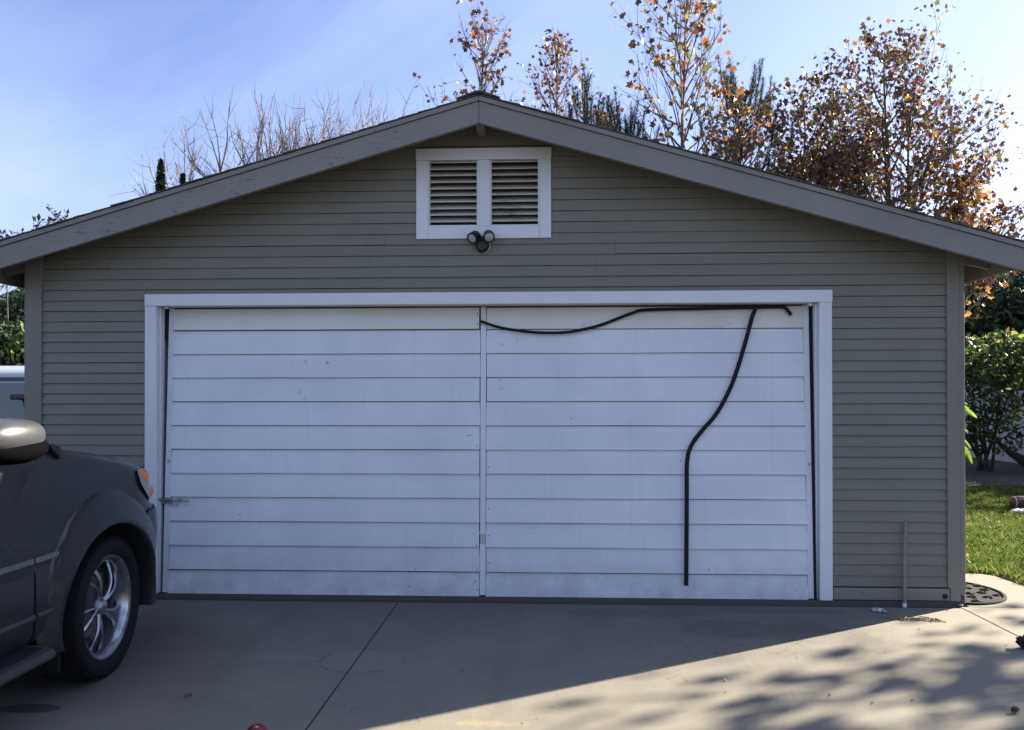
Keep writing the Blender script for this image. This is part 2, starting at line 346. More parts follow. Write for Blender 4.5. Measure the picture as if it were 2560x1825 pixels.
# siding boards
rnd = random.Random(4)
rows = []; z = .133
while z < 3.5:
    h = .0774 if z < 2.2 else .0802
    rows.append((z, z+h)); z += h
XL, XR = -.884, 5.781
def board(xa0, xa1, xb0, xb1, z0, z1, lim_ok=True):     # bottom a, top b
    j = rnd.uniform(-.0012, .0012); yb = .0105+rnd.uniform(-.0015,.0015); z0 += j; zt = z1-.0024
    if xa1-xa0 > 1.4 and rnd.random() < .45:
        c = rnd.uniform(xa0+.5, xa1-.5)
        if lim_ok:
            for A in ((xa0,c-.0008,xb0,c-.0008),(c+.0008,xa1,c+.0008,xb1)): board(*A, z0-j, z1, False)
            return
    ns = max(1,int((xa1-xa0)/.35)); v = []; f = []
    ph = rnd.uniform(0,50)
    for i in range(ns+1):
        t = i/ns; xa = xa0+(xa1-xa0)*t; xb = xb0+(xb1-xb0)*t
        w0 = .0022*noise.noise(Vector((xa*1.3,ph,0))); w1 = .0018*noise.noise(Vector((xa*1.7,0,ph))); w2 = .0022*noise.noise(Vector((xb*1.3,ph+9,0)))
        v += [(xa,yb+w1,z0+w0),(xb,.0215,zt+w2),(xb,.033,zt+w2),(xa,.033,z0+w0)]
    for i in range(ns):
        a = i*4; b = a+4
        f += [(a,b,b+1,a+1),(a+1,b+1,b+2,a+2),(a+2,b+2,b+3,a+3),(a+3,b+3,b,a)]
    f += [(0,1,2,3),(ns*4+3,ns*4+2,ns*4+1,ns*4)]
    gp('siding_board', MB().add(v,f), M_side); return
    v = [(xa0,yb,z0),(xa1,yb,z0),(xb1,.0215,zt),(xb0,.0215,zt),(xa0,.033,z0),(xa1,.033,z0),(xb1,.033,zt),(xb0,.033,zt)]
    mb = MB().add(v, [(0,1,2,3),(7,6,5,4),(0,4,5,1),(3,2,6,7),(0,3,7,4),(1,5,6,2)])
    gp('siding_board', mb, M_side)
for z0, z1 in rows:
    def lim(zz):
        hw = max(.02,(3.52-zz)/SL); return max(XL, PK-hw), min(XR, PK+hw)
    a0, a1 = lim(z0); b0, b1 = lim(z1)
    if z1 <= 2.255: cuts = (-.06, 4.94)
    elif z0 > 2.655 and z1 < 3.33: cuts = (1.99, 2.92)
    else: cuts = None
    if cuts:
        c0, c1 = cuts; board(a0, c0, b0, c0, z0, z1)
        if c0 > 1: board(c1, a1, c1, b1, z0, z1)
        else: board(c1, a1, c1, b1, z0, z1)
    else: board(a0, a1, b0, b1, z0, z1)
# corner boards, skirt
gp('corner_board', MB().prism([(GX0,.035),(-.884,.035),(-.884,wt(-.884)),(GX0,wt(GX0))],1,0,.033), M_trimg, bevel=.002)
gp('corner_board', MB().prism([(5.781,.135),(5.781,wt(5.781)),(5.869,wt(5.869)),(5.869,.035),(5.80,.035),(5.80,.12)],1,0,.033), M_trimg)
gp('corner_board', MB().box(5.872,5.907,.006,.13,.075,wt(5.9)), M_trimg, bevel=.002)
gp('rotted_block', MB().box(5.874,5.905,.004,.12,.012,.072), painted('rotted wood', (.10,.085,.07), (.04,.035,.03), (.02,.018,.015), .9, (20,20,3), .5), bevel=.004)
gp('corner_board', MB().box(GX0-.002,GX0+.018,.034,.13,.035,wt(GX0)), M_trimg)
gp('skirt_board', MB().box(4.975,5.798,.004,.033,.036,.121), M_trimg, bevel=.003)
gp('skirt_board', MB().box(-.884,-.089,.004,.033,.036,.13), M_trimg, bevel=.003)
gp('bolt_hole', MB().lathe([(-.003,.0),(-.003,.017),(.001,.019)],(5.762,0,.068),1,14), M_dark)
gp('knob', MB().sphere((5.19,.002,.094),.011,.006,.007,10,6), M_trimg, smooth=True)
# rake fascia etc.
EL, ER = PK-3.715, PK+3.715
Y0 = -.30
for sgn, mt in ((-1, M_fasL), (1, M_fasR)):
    e = EL if sgn < 0 else ER
    c = PK + sgn*.0015
    gp('rake_board', MB().prism([(c,3.556),(e,roof(e,3.556)),(e,roof(e,3.405)),(c,3.405)],1,Y0,Y0+.035), mt, bevel=.0015)
    gp('rake_moulding', MB().prism([(c,3.592),(e,roof(e,3.592)),(e,roof(e,3.5585)),(c,3.5585)],1,Y0-.012,Y0+.03), mt, bevel=.0015)
    # roof deck (soffit side)
    gp('roof_deck', MB().prism([(c,3.588),(e-sgn*.02,roof(e-sgn*.02,3.588)),(e-sgn*.02,roof(e-sgn*.02,3.566)),(c,3.566)],1,Y0+.037,6.5), M_soff)
    xe = PK+sgn*3.675
    gp('eave_fascia', MB().box(min(xe,xe-sgn*.022),max(xe,xe-sgn*.022),Y0+.037,6.5,roof(xe)-.185,roof(xe)-.045), M_trimg, bevel=.001)
    for i in range(11):
        yy = .02+i*.61; xi = (GX0 if sgn<0 else GX1); x2 = xe-sgn*.024
        gp('rafter_tail', MB().prism([(xi,roof(xi,3.564)),(x2,roof(x2,3.564)),(x2,roof(x2,3.564)-.105),(xi,roof(xi,3.564)-.12)],1,yy,yy+.038), M_trimg)
    # shingle courses
    L_ = 3.74/math.cos(math.atan(SL)); n = int(L_/.142)
    ca, sa = math.cos(math.atan(SL)), math.sin(math.atan(SL))
    for i in range(n+1):
        s0 = i*.142; s1 = min(s0+.16, L_); 
        def P(s, h): return (PK+sgn*(s*ca+h*sa), 3.594-s*sa+h*ca)
        t0, t1 = .003, .011
        hh = rnd.uniform(-.0012,.0015)
        gp('shingle_course', MB().prism([P(s0,0),P(s0,t0+.002),P(s1,t1+hh),P(s1,.0005)],1,Y0-.022+rnd.uniform(-.006,.006),6.52), M_shin)
rc = MB()
for i in range(26):
    y0 = Y0-.025+i*.26; t = .006
    gp('ridge_cap', MB().prism([(PK-.15,3.609-.15*SL),(PK,3.611),(PK+.15,3.609-.15*SL),(PK+.15,3.619-.15*SL),(PK+.02,3.623),(PK-.02,3.623),(PK-.15,3.619-.15*SL)],1,y0,y0+.265), M_shin)
gp('ridge_beam', MB().box(2.415,2.475,Y0+.037,.03,3.412,3.55), M_trimg, bevel=.002)
# louvred vent
V = gp('gable_vent', MB().box(2.0,2.9,.12,.13,2.75,3.25), mat('brown insect screen', (.10,.085,.06), .9))
def vp(name, mb, mt=M_white, **k): return mb.build(name, mt, V, **k)
vp('vent_frame', MB().box(1.954,2.954,-.004,.033,3.242,3.327), bevel=.002)
vp('vent_frame', MB().box(1.957,2.044,0,.033,2.662,3.2405), bevel=.002)
vp('vent_frame', MB().box(2.865,2.951,0,.033,2.662,3.2405), bevel=.002)
vp('vent_frame', MB().box(2.0455,2.8635,0,.033,2.662,2.753), bevel=.002)
vp('vent_frame', MB().box(2.415,2.503,.001,.033,2.7545,3.2405), bevel=.002)
for a, b in ((2.0455,2.055),(2.405,2.4135),(2.5045,2.513),(2.855,2.8635)): vp('vent_liner', MB().box(a,b,.006,.10,2.756,3.239))
vp('vent_liner', MB().box(2.056,2.404,.008,.10,2.7545,2.764)); vp('vent_liner', MB().box(2.514,2.854,.008,.10,2.7545,2.764))
for (a, b) in ((2.0558,2.4045),(2.5135,2.8545)):
    for i in range(10):
        zz = 2.786+i*.0485 ; j = rnd.uniform(-.0015,.0015); q = rnd.uniform(-.002,.002)
        vp('louvre_slat', MB().prism([(.010,zz+j),(.011,zz+.0075+j),(.112,zz+.062+q),(.110,zz+.055+q)],0,a,b), M_louv)
# door surround
gp('door_casing', MB().box(-.089,4.975,-.003,.033,2.179,2.267), M_white, bevel=.0025)
gp('door_casing', MB().box(-.0875,-.001,0,.033,.022,2.1775), M_white, bevel=.0025)
gp('door_casing', MB().box(4.881,4.972,0,.033,.03,2.1775), M_white, bevel=.0025)
gp('door_jamb', MB().box(-.03,-.001,.034,.19,.03,2.177), M_white); gp('door_jamb', MB().box(4.881,4.91,.034,.19,.03,2.177), M_white)
gp('door_jamb', MB().box(-.03,4.91,.034,.22,2.1795,2.205), M_white)
gp('door_stop', MB().box(0,.014,.04,.062,.03,2.177), M_white, bevel=.002); gp('door_stop', MB().box(4.866,4.88,.04,.062,.03,2.177), M_white, bevel=.002)
gp('door_stop', MB().box(0,.009,.085,.115,.03,2.177), M_white, bevel=.002); gp('door_stop', MB().box(4.871,4.88,.085,.115,.03,2.177), M_white, bevel=.002)
gp('paint_lump', MB().sphere((.055,.05,2.172),.018,.02,.010,8,6), M_white); gp('paint_lump', MB().sphere((4.835,.05,2.168),.022,.02,.014,8,6), M_white)

# tilt-up door : local frame x along, z up the leaf, y thickness; leans inwards at the top
D = bpy.data.objects.new('garage_door', None); COL.objects.link(D); D.parent = G
tilt = math.atan(.10/2.15)
D.location = Vector((0,.020,.030))-Vector((PK,0,0)); D.rotation_euler = (-tilt,0,0)
ORG[D.name] = Vector((0,0,0))
def dp(name, mb, mt=M_door, **k): return mb.build(name, mt, D, **k)
H = 2.148
dp('door_core', MB().box(.04,4.846,.014,.05,.004,H), mat('door gap', (.07,.075,.085), .8))
rw = [0]+[.179+.1798*k for k in range(11)]+[H]
def dboard(x0, x1, zt, out, off=0, org=0):
    return MB().add([(x0,-out,0),(x1,-out,0),(x1,.009-off,zt-.0042),(x0,.009-off,zt-.0042),(x0,.0135,0),(x1,.0135,0),(x1,.0135,zt-.0042),(x0,.0135,zt-.0042)],
              [(0,1,2,3),(7,6,5,4),(0,4,5,1),(3,2,6,7),(0,3,7,4),(1,5,6,2)])
def dmesh(x0, x1, h, mt, nm, out=.006): 
    mb = dboard(x0, x1, h, out); return mb.mesh(nm, mt)
def wboard(x0, x1, h, mt, z0, out=.006, dy=0., wob=.0024):
    ns = 9; v = []; f = []; ph = rnd.uniform(0,99); e0 = rnd.uniform(-.003,.003); e1 = rnd.uniform(-.003,.003)
    for i in range(ns+1):
        t = i/ns; x = x0+(x1-x0)*t; x = x+(e0 if i==0 else e1 if i==ns else 0)
        w0 = wob*noise.noise(Vector((x*1.6,ph,0))); w1 = .003*noise.noise(Vector((x*1.4,0,ph))); 
        v += [(x,-out+w1+dy,w0),(x,.009+dy,h-.0042),(x,.0135,h-.0042),(x,.0135,w0)]
    for i in range(ns):
        a = i*4; b = a+4; f += [(a,b,b+1,a+1),(a+1,b+1,b+2,a+2),(a+2,b+2,b+3,a+3),(a+3,b+3,b,a)]
    f += [(0,1,2,3),(ns*4+3,ns*4+2,ns*4+1,ns*4)]
    return link('door_board', MB().add(v,f).mesh('door board', mt), D, (0,0,z0))
for i in range(1, 11):
    for a, b in ((.082,2.42),(2.470,4.803)):
        wboard(a, b, .1798, M_door, rw[i]+rnd.uniform(-.0015,.0015))
for x0, x1 in ((.082,2.42),(2.470,4.803)):
    link('door_board', dmesh(x0,x1,.1745,M_door,'door board bottom'), D, (0,0,.001))
o = link('door_board', dmesh(.080,2.413,H-rw[11]-.006,M_doortop,'door board top', .010), D, (0,-.004,rw[11]+.002))
o['label'] = 'yellowed top board with cracked paint'
o = link('door_board', dmesh(2.470,4.803,H-rw[11]-.006,M_doortop,'door board top right', .004), D, (0,0,rw[11]))
o['label'] = 'yellowed top board with cracked paint'
dp('door_stile', MB().box(.040,.081,.000,.0135,.006,H), M_door, bevel=.002)
dp('door_stile', MB().box(4.804,4.846,.000,.0135,.006,H), M_door, bevel=.002)
dp('meeting_strip', MB().box(2.4245,2.4665,.001,.0135,.47,H-.14), M_white, bevel=.0015)
dp('meeting_strip', MB().box(2.4245,2.4665,.004,.0135,.385,.469), M_louv, bevel=.0015)
dp('meeting_strip', MB().box(2.4235,2.4675,.000,.0135,.008,.384), M_white, bevel=.0015)
dp('meeting_strip', MB().box(2.4245,2.4665,.005,.0135,H-.139,H), M_doortop, bevel=.0015)
dp('strip_splice', MB().box(2.421,2.470,-.002,.0005,.453,.475), M_white, bevel=.002)
dp('gap_shadow', MB().box(2.4205,2.424,.0045,.0134,.01,H), M_dark)
dp('gap_shadow', MB().box(2.467,2.4695,.0045,.0134,.01,H), M_dark)
dp('weather_strip', MB().box(4.848,4.862,-.010,.03,.0,H-.01), M_rub)
dp('weather_strip', MB().box(.014,.037,-.002,.03,H-.24,H-.004), M_rub)
dp('bottom_seal', MB().box(.03,4.86,-.004,.03,-.028,.003), M_rub)
# marks: filled knots and worn spots, thin raised patches of filler
M_fill = mat('grey filler', (.42,.42,.41), .8); M_fill2 = mat('faint filler', (.55,.565,.58), .8)
for (x,zz,rx,rz,rt,mm) in ((1.10,1.735,.010,.026,.5,M_fill2),(1.265,1.728,.014,.011,0,M_fill),(1.375,1.80,.008,.020,0,M_fill2),(1.06,1.51,.007,.024,-.3,M_fill2),(1.10,1.465,.006,.018,-.3,M_fill2),
                        (2.585,1.86,.012,.012,0,M_fill2),(2.70,1.895,.005,.018,0,M_fill2),(3.19,2.005,.016,.009,.4,M_fill2),(2.57,1.60,.006,.018,0,M_fill2),(2.58,1.53,.012,.012,0,M_fill2),
                        (.065,.985,.012,.018,0,M_fill),(4.83,.975,.014,.014,0,M_fill),(2.80,.50,.004,.012,.3,M_fill)):
    mb = MB(); n = 12
    k = int(np.searchsorted(rw, zz)-1); fr = (zz-rw[max(k,0)])/.18; yy = -.004+.011*max(0,fr)-.0022
    mb.add([(x+math.cos(rt)*rx*math.cos(t)-math.sin(rt)*rz*math.sin(t)*.9, yy-.0006, zz+math.sin(rt)*rx*math.cos(t)+math.cos(rt)*rz*math.sin(t)) for t in [2*math.pi*i/n for i in range(n)]]+[(x,yy-.0016,zz)],
           [(i,(i+1)%n,n) for i in range(n)])
    dp('filler_patch', mb, mm, smooth=True)
hs = MB()
for (x,k) in ((2.404,1),(2.398,2),(2.391,.55),(2.408,.2),(2.402,11.15),(2.402,11.55),(2.486,1.3),(2.486,2.4),(2.488,3.5),(2.486,5.2),(.62,3.2),(1.5,.92),(1.95,1.05),(.6,.93),(2.40,6.1),(3.1,7.2),(3.9,5.5),(1.9,.3),(4.1,1.1)):
    zz = (rw[int(k)]+(k-int(k))*.18)+.012
    fr = (k-int(k))+.06; yy = -.004+.011*fr-.0016 - (.010 if k>11 else 0)
    hs.lathe([(yy-.0005,.0),(yy-.0005,.0045),(yy+.002,.005)],(x,0,zz),1,8)
dp('nail_heads', hs, mat('rusty nail', (.07,.055,.05), .8)).__setitem__('kind','stuff')

# slide bolt on the door's left edge
lt = MB().box(.012,.115,-.016,-.010,1.0,1.0)
B = dp('door_bolt', MB().box(.030,.105,-.0075,-.0045,.668,.712), M_galv, bevel=.001)
def bp(n_, mb, **k): return mb.build(n_, M_galv, B, **k)
bp('bolt_rod', MB().tube([(-.004,-.016,.698),(.10,-.016,.698),(.235,-.016,.690)],.0055,8), smooth=True)
bp('bolt_keeper', MB().box(.022,.034,-.026,-.0075,.684,.712), bevel=.002); bp('bolt_keeper', MB().box(.074,.084,-.024,-.0075,.684,.710), bevel=.002)
bp('bolt_handle', MB().tube([(.128,-.022,.712),(.120,-.024,.690),(.126,-.026,.662),(.146,-.027,.650),(.158,-.026,.672),(.168,-.022,.708),(.178,-.020,.716)],.005,7), smooth=True)
bp('bolt_keeper', MB().box(.158,.172,-.024,-.004,.684,.722), bevel=.002)
bp('hasp_tab', MB().box(.088,.098,-.020,-.006,.652,.682), bevel=.002)

# hanging rubber weatherstrips (door plane points, given where they stand)
def onDoor(px, pz, off=.012):   # world x,z -> y on leaning leaf
    return (px, .020+(pz-.03)*.0465-off, pz)
def strip(name, pts, width, label, cat='weatherstrip', thick=.004, ribs=True):
    # Catmull-Rom resample
    P = [Vector(p) for p in pts]; Q = []
    for i in range(len(P)-1):
        a, b, c, e = P[max(i-1,0)], P[i], P[i+1], P[min(i+2,len(P)-1)]
        for t in [k/6 for k in range(6)]:
            Q.append(.5*((2*b)+(c-a)*t+(2*a-5*b+4*c-e)*t*t+(3*b-a-3*c+e)*t**3))
    Q.append(P[-1]); v = []; n = len(Q)
    for i, p in enumerate(Q):
        t = (Q[min(i+1,n-1)]-Q[max(i-1,0)]).normalized(); nrm = Vector((t.z,0,-t.x)).normalized()
        wd = width[0]+(width[1]-width[0])*i/(n-1) if hasattr(width,'__len__') else width
        for a, y in ((-.5,0),(-.28,-thick),(.28,-thick*.8),(.5,0),(.5,thick*.6),(-.5,thick*.6)):
            q = p+nrm*wd*a; v.append((q.x,q.y+y,q.z))
    f = [(i*6+j, i*6+(j+1)%6, (i+1)*6+(j+1)%6, (i+1)*6+j) for i in range(n-1) for j in range(6)]+[tuple(range(5,-1,-1)), tuple((n-1)*6+j for j in range(6))]
    mb = MB().add(v, f); loc = tuple(Q[0])
    return mb.top(name, M_rub, loc, label, cat, 'loose black rubber strips on the garage door', smooth=45)
# image points -> world through the calibrated camera, on the leaning leaf
Cc = Vector(CAM)
def ray(px, py): return d + r2*((px-1280)/1934) - u2*((py-912.5-74.7)/1934)
def leaf(px, py, off=.014):
    v = ray(px, py); y = .07
    for _ in range(8):
        P = Cc+v*((y-Cc.y)/v.y); y = .020+(P.z-.03)*.0465-off
    return (P.x, y, P.z)
def at(px, py, y): v = ray(px, py); return Cc+v*((y-Cc.y)/v.y)
def gnd(px, py, z=0): v = ray(px, py); return Cc+v*((z-Cc.z)/v.z)
pA = [(1202,803),(1240,816),(1276,823.5),(1328,830),(1372,832),(1416,830.5),(1451,825),(1500,813),(1550,794),(1585,781),(1605,775.5),(1660,773),(1739,771.5),(1819,769.5),(1900,768),(1952,767),(1966,772),(1978,788)]
strip('rubber_strip', [leaf(*p, off=.022) for p in pA], (.020,.026), 'black rubber strip sagging across top right of white door', thick=.005)
pB = [(1893,766),(1887,776),(1880,794),(1867,843),(1845,918),(1824,974),(1792,1033),(1755,1077),(1729,1113),(1718,1152),(1717,1230),(1716.5,1340),(1715.5,1464)]
strip('rubber_strip', [leaf(*p, off=.028) for p in pB], (.030,.031), 'long black rubber strip dangling down right half of white door', thick=.005)

# twin head security lamp
F = thing('security_light', 'black twin head outdoor floodlight mounted below the white gable vent', 'floodlight', (2.452,0,2.618))
MB().lathe([(.008,.0),(.008,.050),(-.012,.050),(-.016,.046),(-.030,.044),(-.040,.036),(-.044,.0)],(2.449,0,2.606),1,28).build('lamp_base', M_blk, F, smooth=40)
MB().lathe([(.010,.0),(.010,.050),(-.001,.050),(-.001,.0)],(2.455,0,2.604),1,24).build('mount_plate', mat('white plastic',(.6,.6,.58),.5), F, smooth=40)
MB().sphere((2.447,-.045,2.602),.013,.012,.012,12,8).build('motion_sensor', mat('sensor dome',(.05,.045,.045),.25), F, smooth=True)
MB().tube([(2.449,-.03,2.635),(2.449,-.045,2.662)],.017,10).build('lamp_arm', M_blk, F, smooth=40)
for (hx, hz, dx, dz) in ((2.394,2.665,-.62,-.72),(2.497,2.672,.20,-.62)):
    a = Vector((dx,-1,dz)).normalized(); c = Vector((hx,-.055,hz))
    MB().tube([(2.449,-.045,2.655), tuple(c-a*.03)],.012,8).build('lamp_arm', M_blk, F, smooth=40)
    prof = [(-.045,.002),(-.043,.018),(-.035,.030),(-.015,.038),(.02,.0405),(.040,.041),(.040,.034),(.034,.033)]
    q = a.to_track_quat('Z','Y').to_matrix()
    mb = MB().lathe(prof,(0,0,0),2,24); mb.v = [tuple(c+q@Vector(p)) for p in mb.v]
    h_ = mb.build('lamp_head', M_blk, F, smooth=40)
    mb = MB().lathe([(.034,.033),(.039,.025),(.041,.001)],(0,0,0),2,24); mb.v = [tuple(c+q@Vector(p)) for p in mb.v]
    mb.build('lamp_lens', M_lens, h_, smooth=True)
# conduit pipe
P_ = thing('pipe', 'thin painted standpipe rising from the ground against taupe siding', 'pipe', (5.46,-.035,0))
MB().tube([(5.460,-.036,.028),(5.461,-.030,.3),(5.476,-.016,.60)],.0135,12).build('pipe_body', M_trimg, P_, smooth=45)
MB().tube([(5.460,-.036,0),(5.460,-.036,.03)],.0142,12).build('pipe_foot', M_white, P_, smooth=45)

# ------------------------------------------------------------------ parked SUV (faces the garage, +y)
CX = -.39; AX = -1.60      # centre line, front axle
def paint():
    m = mat('warm grey metallic paint', (.085,.082,.078), .34, .3, .4, .3); bsdf(m).inputs['Coat Roughness'].default_value = .12
    c = mixc(m, ramp(m, noi(m, pos(m), 420, 2), .35, .65), (.020,.022,.025), (.029,.031,.034))
    dz = nod(m, 'ShaderNodeSeparateXYZ'); m.node_tree.links.new(pos(m), dz.inputs[0])
    dirt = mth(m, 'MULTIPLY', ramp(m, dz.outputs[2], .3, .8, .6, 0), ramp(m, noi(m, pos(m), 5, 6, .7), .35, .7))
    setc(m, mixc(m, dirt, c, (.06,.056,.05)))
    m.node_tree.links.new(ramp(m, noi(m, pos(m), 7, 5), .3, .7, .27, .40), bsdf(m).inputs['Roughness'])
    return m
M_paint = paint()
M_clad = mat('grey lower cladding', (.045,.045,.046), .5, .2)
M_mir = mat('silver grey mirror paint', (.085,.086,.088), .34, .55, .5, .5)
M_blk2 = mat('matt black plastic', (.004,.004,.0045), 1., spec=0.)
M_glass = mat('tinted car glass', (.01,.012,.014), .06, 0, .8)
M_tyre = mat('tyre rubber', (.009,.009,.010), .85, spec=.25); bump(M_tyre, noi(M_tyre, pos(M_tyre), 90, 3), .25, .001)
M_rim = mat('brushed alloy rim', (.42,.43,.45), .27, .95)
setc(M_rim, mixc(M_rim, ramp(M_rim, noi(M_rim, pos(M_rim), 14, 5), .4, .7, 0, .7), (.46,.47,.5), (.15,.14,.13)))
M_amber = mat('amber reflector', (.75,.18,.02), .25, 0, .6, .5); M_clear = mat('clear lamp plastic', (.24,.24,.25), .15, .3, .8, .8)
M_chrome = mat('dull chrome', (.5,.5,.5), .22, 1.)
LV = [ # z, half width, front y, round length, rear y
 (.34,.86,-.86,.42,-5.66),(.38,.90,-.76,.48,-5.74),(.46,.935,-.71,.53,-5.80),(.56,.945,-.685,.55,-5.84),(.66,.95,-.675,.55,-5.86),(.76,.95,-.68,.55,-5.86),(.815,.948,-.69,.55,-5.86),
 (.835,.942,-.74,.53,-5.84),(.86,.94,-.775,.52,-5.82),(.95,.942,-.79,.52,-5.82),(1.03,.938,-.815,.52,-5.82),(1.075,.93,-.86,.52,-5.82),(1.11,.922,-.96,.52,-5.82),(1.145,.916,-1.10,.54,-5.82),
 (1.18,.910,-1.27,.55,-5.82),(1.21,.902,-1.47,.56,-5.82),(1.235,.893,-1.68,.50,-5.82),(1.255,.88,-1.92,.38,-5.81),(1.27,.870,-1.96,.3,-5.80),(1.30,.858,-1.99,.28,-5.79),
 (1.42,.842,-2.10,.26,-5.76),(1.56,.815,-2.34,.28,-5.72),(1.70,.782,-2.64,.32,-5.67),(1.80,.745,-3.00,.38,-5.62),(1.86,.70,-3.14,.42,-5.56),(1.89,.60,-3.35,.5,-5.45),(1.90,.35,-3.7,.4,-5.2)]
def lv(z):
    for a, b in zip(LV, LV[1:]):
        if z <= b[0]:
            t = max(0,(z-a[0])/(b[0]-a[0])); return tuple(p+(q-p)*t for p, q in zip(a, b))
    return LV[-1]
def bodypt(z, t, off=0.):      # t 0..1 round the outline, 0 = front centre, .5 = rear centre
    _, hw, yf, rl, yr = lv(z); rr = .22; n = 2.6
    s = 1 if t <= .5 else -1; q = t if t <= .5 else 1-t
    hw += off; yf += off; yr -= off
    if q < .22:
        a = q/.22*math.pi/2; x = hw*math.sin(a)**(2/n); y = yf-rl+rl*math.cos(a)**(2/n)
    elif q < .36:
        x = hw; y = (yf-rl)+((yr+rr)-(yf-rl))*(q-.22)/.14
    else:
        a = (q-.36)/.14*math.pi/2; x = hw*math.cos(a)**(2/3.5); y = yr+rr-rr*math.sin(a)**(2/3.5)
    return (CX+s*x, y, z)
CAR = thing('parked_suv', 'dark grey sport utility vehicle parked facing the garage at the left edge', 'car', (CX,AX,0))
zs = []
for a, b in zip(LV, LV[1:]):
    k = max(1, int((b[0]-a[0])/.03)); zs += [a[0]+(b[0]-a[0])*i/k for i in range(k)]
zs.append(LV[-1][0]); NU = 160
bm_ = MB().grid(lambda u, v: bodypt(zs[round(v*(len(zs)-1))], u), NU, len(zs), 0, True)
n_ = len(zs); bm_.f.append(tuple(range(NU-1,-1,-1))); bm_.mi.append(0); bm_.f.append(tuple((n_-1)*NU+i for i in range(NU))); bm_.mi.append(0)
body_me = bm_.mesh('suv body', [M_paint, M_dark], (CX,AX,0), smooth=32)
body = link('body', body_me, CAR); ORG[body.name] = Vector((CX,AX,0))
# wheel wells by boolean, baked into the mesh
cut = MB()
for ay in (AX, -4.60):
    for sx in (1,-1):
        cut.lathe([(0,0),(0,.445),(.34,.445),(.34,0)],(CX+sx*.80-.17,ay,.375),0,40,1)
cme = cut.mesh('cutter',[M_paint,M_dark],(CX,AX,0)); cob = link('cutter', cme)
cob.location = (CX,AX,0)
bo = body.modifiers.new('b','BOOLEAN'); bo.operation = 'DIFFERENCE'; bo.object = cob; bo.solver = 'EXACT'
dg = bpy.context.evaluated_depsgraph_get()
nm = bpy.data.meshes.new_from_object(body.evaluated_get(dg)); body.modifiers.clear()
if len(nm.polygons) > 500: body.data = nm
bpy.data.objects.remove(cob)
def cp(n, mb, mt, par=None, **k): return mb.build(n, mt, par or CAR, **k)
# patches offset from the body surface; front-side ones follow the plan curve
def sidepatch(poly, off, thick=.004, sgn=1, nseg=14):
    """poly: list of (y,z) outline (closed) on the flat side, solid sheet"""
    mb = MB(); n = len(poly)
    cy = sum(p[0] for p in poly)/n; cz = sum(p[1] for p in poly)/n
    rings = [1, .8, .55, .3]
    v = []
    for r in rings:
        for (y, z) in poly:
            yy, zz = cy+(y-cy)*r, cz+(z-cz)*r; v.append((CX+sgn*(lv(zz)[1]+off), yy, zz))
    v.append((CX+sgn*(lv(cz)[1]+off), cy, cz))
    f = [(k*n+i,k*n+(i+1)%n,(k+1)*n+(i+1)%n,(k+1)*n+i) for k in range(len(rings)-1) for i in range(n)]+[((len(rings)-1)*n+i,(len(rings)-1)*n+(i+1)%n,len(rings)*n) for i in range(n)]
    b = len(v); v += [(p[0]-sgn*thick,p[1],p[2]) for p in v[:n]]; f += [(i,(i+1)%n,b+(i+1)%n,b+i) for i in range(n)]
    return mb.add(v, f)
def dens(poly, k=8):
    o = []
    for a, b in zip(poly, poly[1:]+poly[:1]):
        o += [(a[0]+(b[0]-a[0])*i/k, a[1]+(b[1]-a[1])*i/k) for i in range(k)]
    return o
frontcurve = [(-2.06,1.262),(-2.10,1.22),(-2.15,1.15),(-2.185,1.06),(-2.20,.95),(-2.205,.80),(-2.205,.50)]
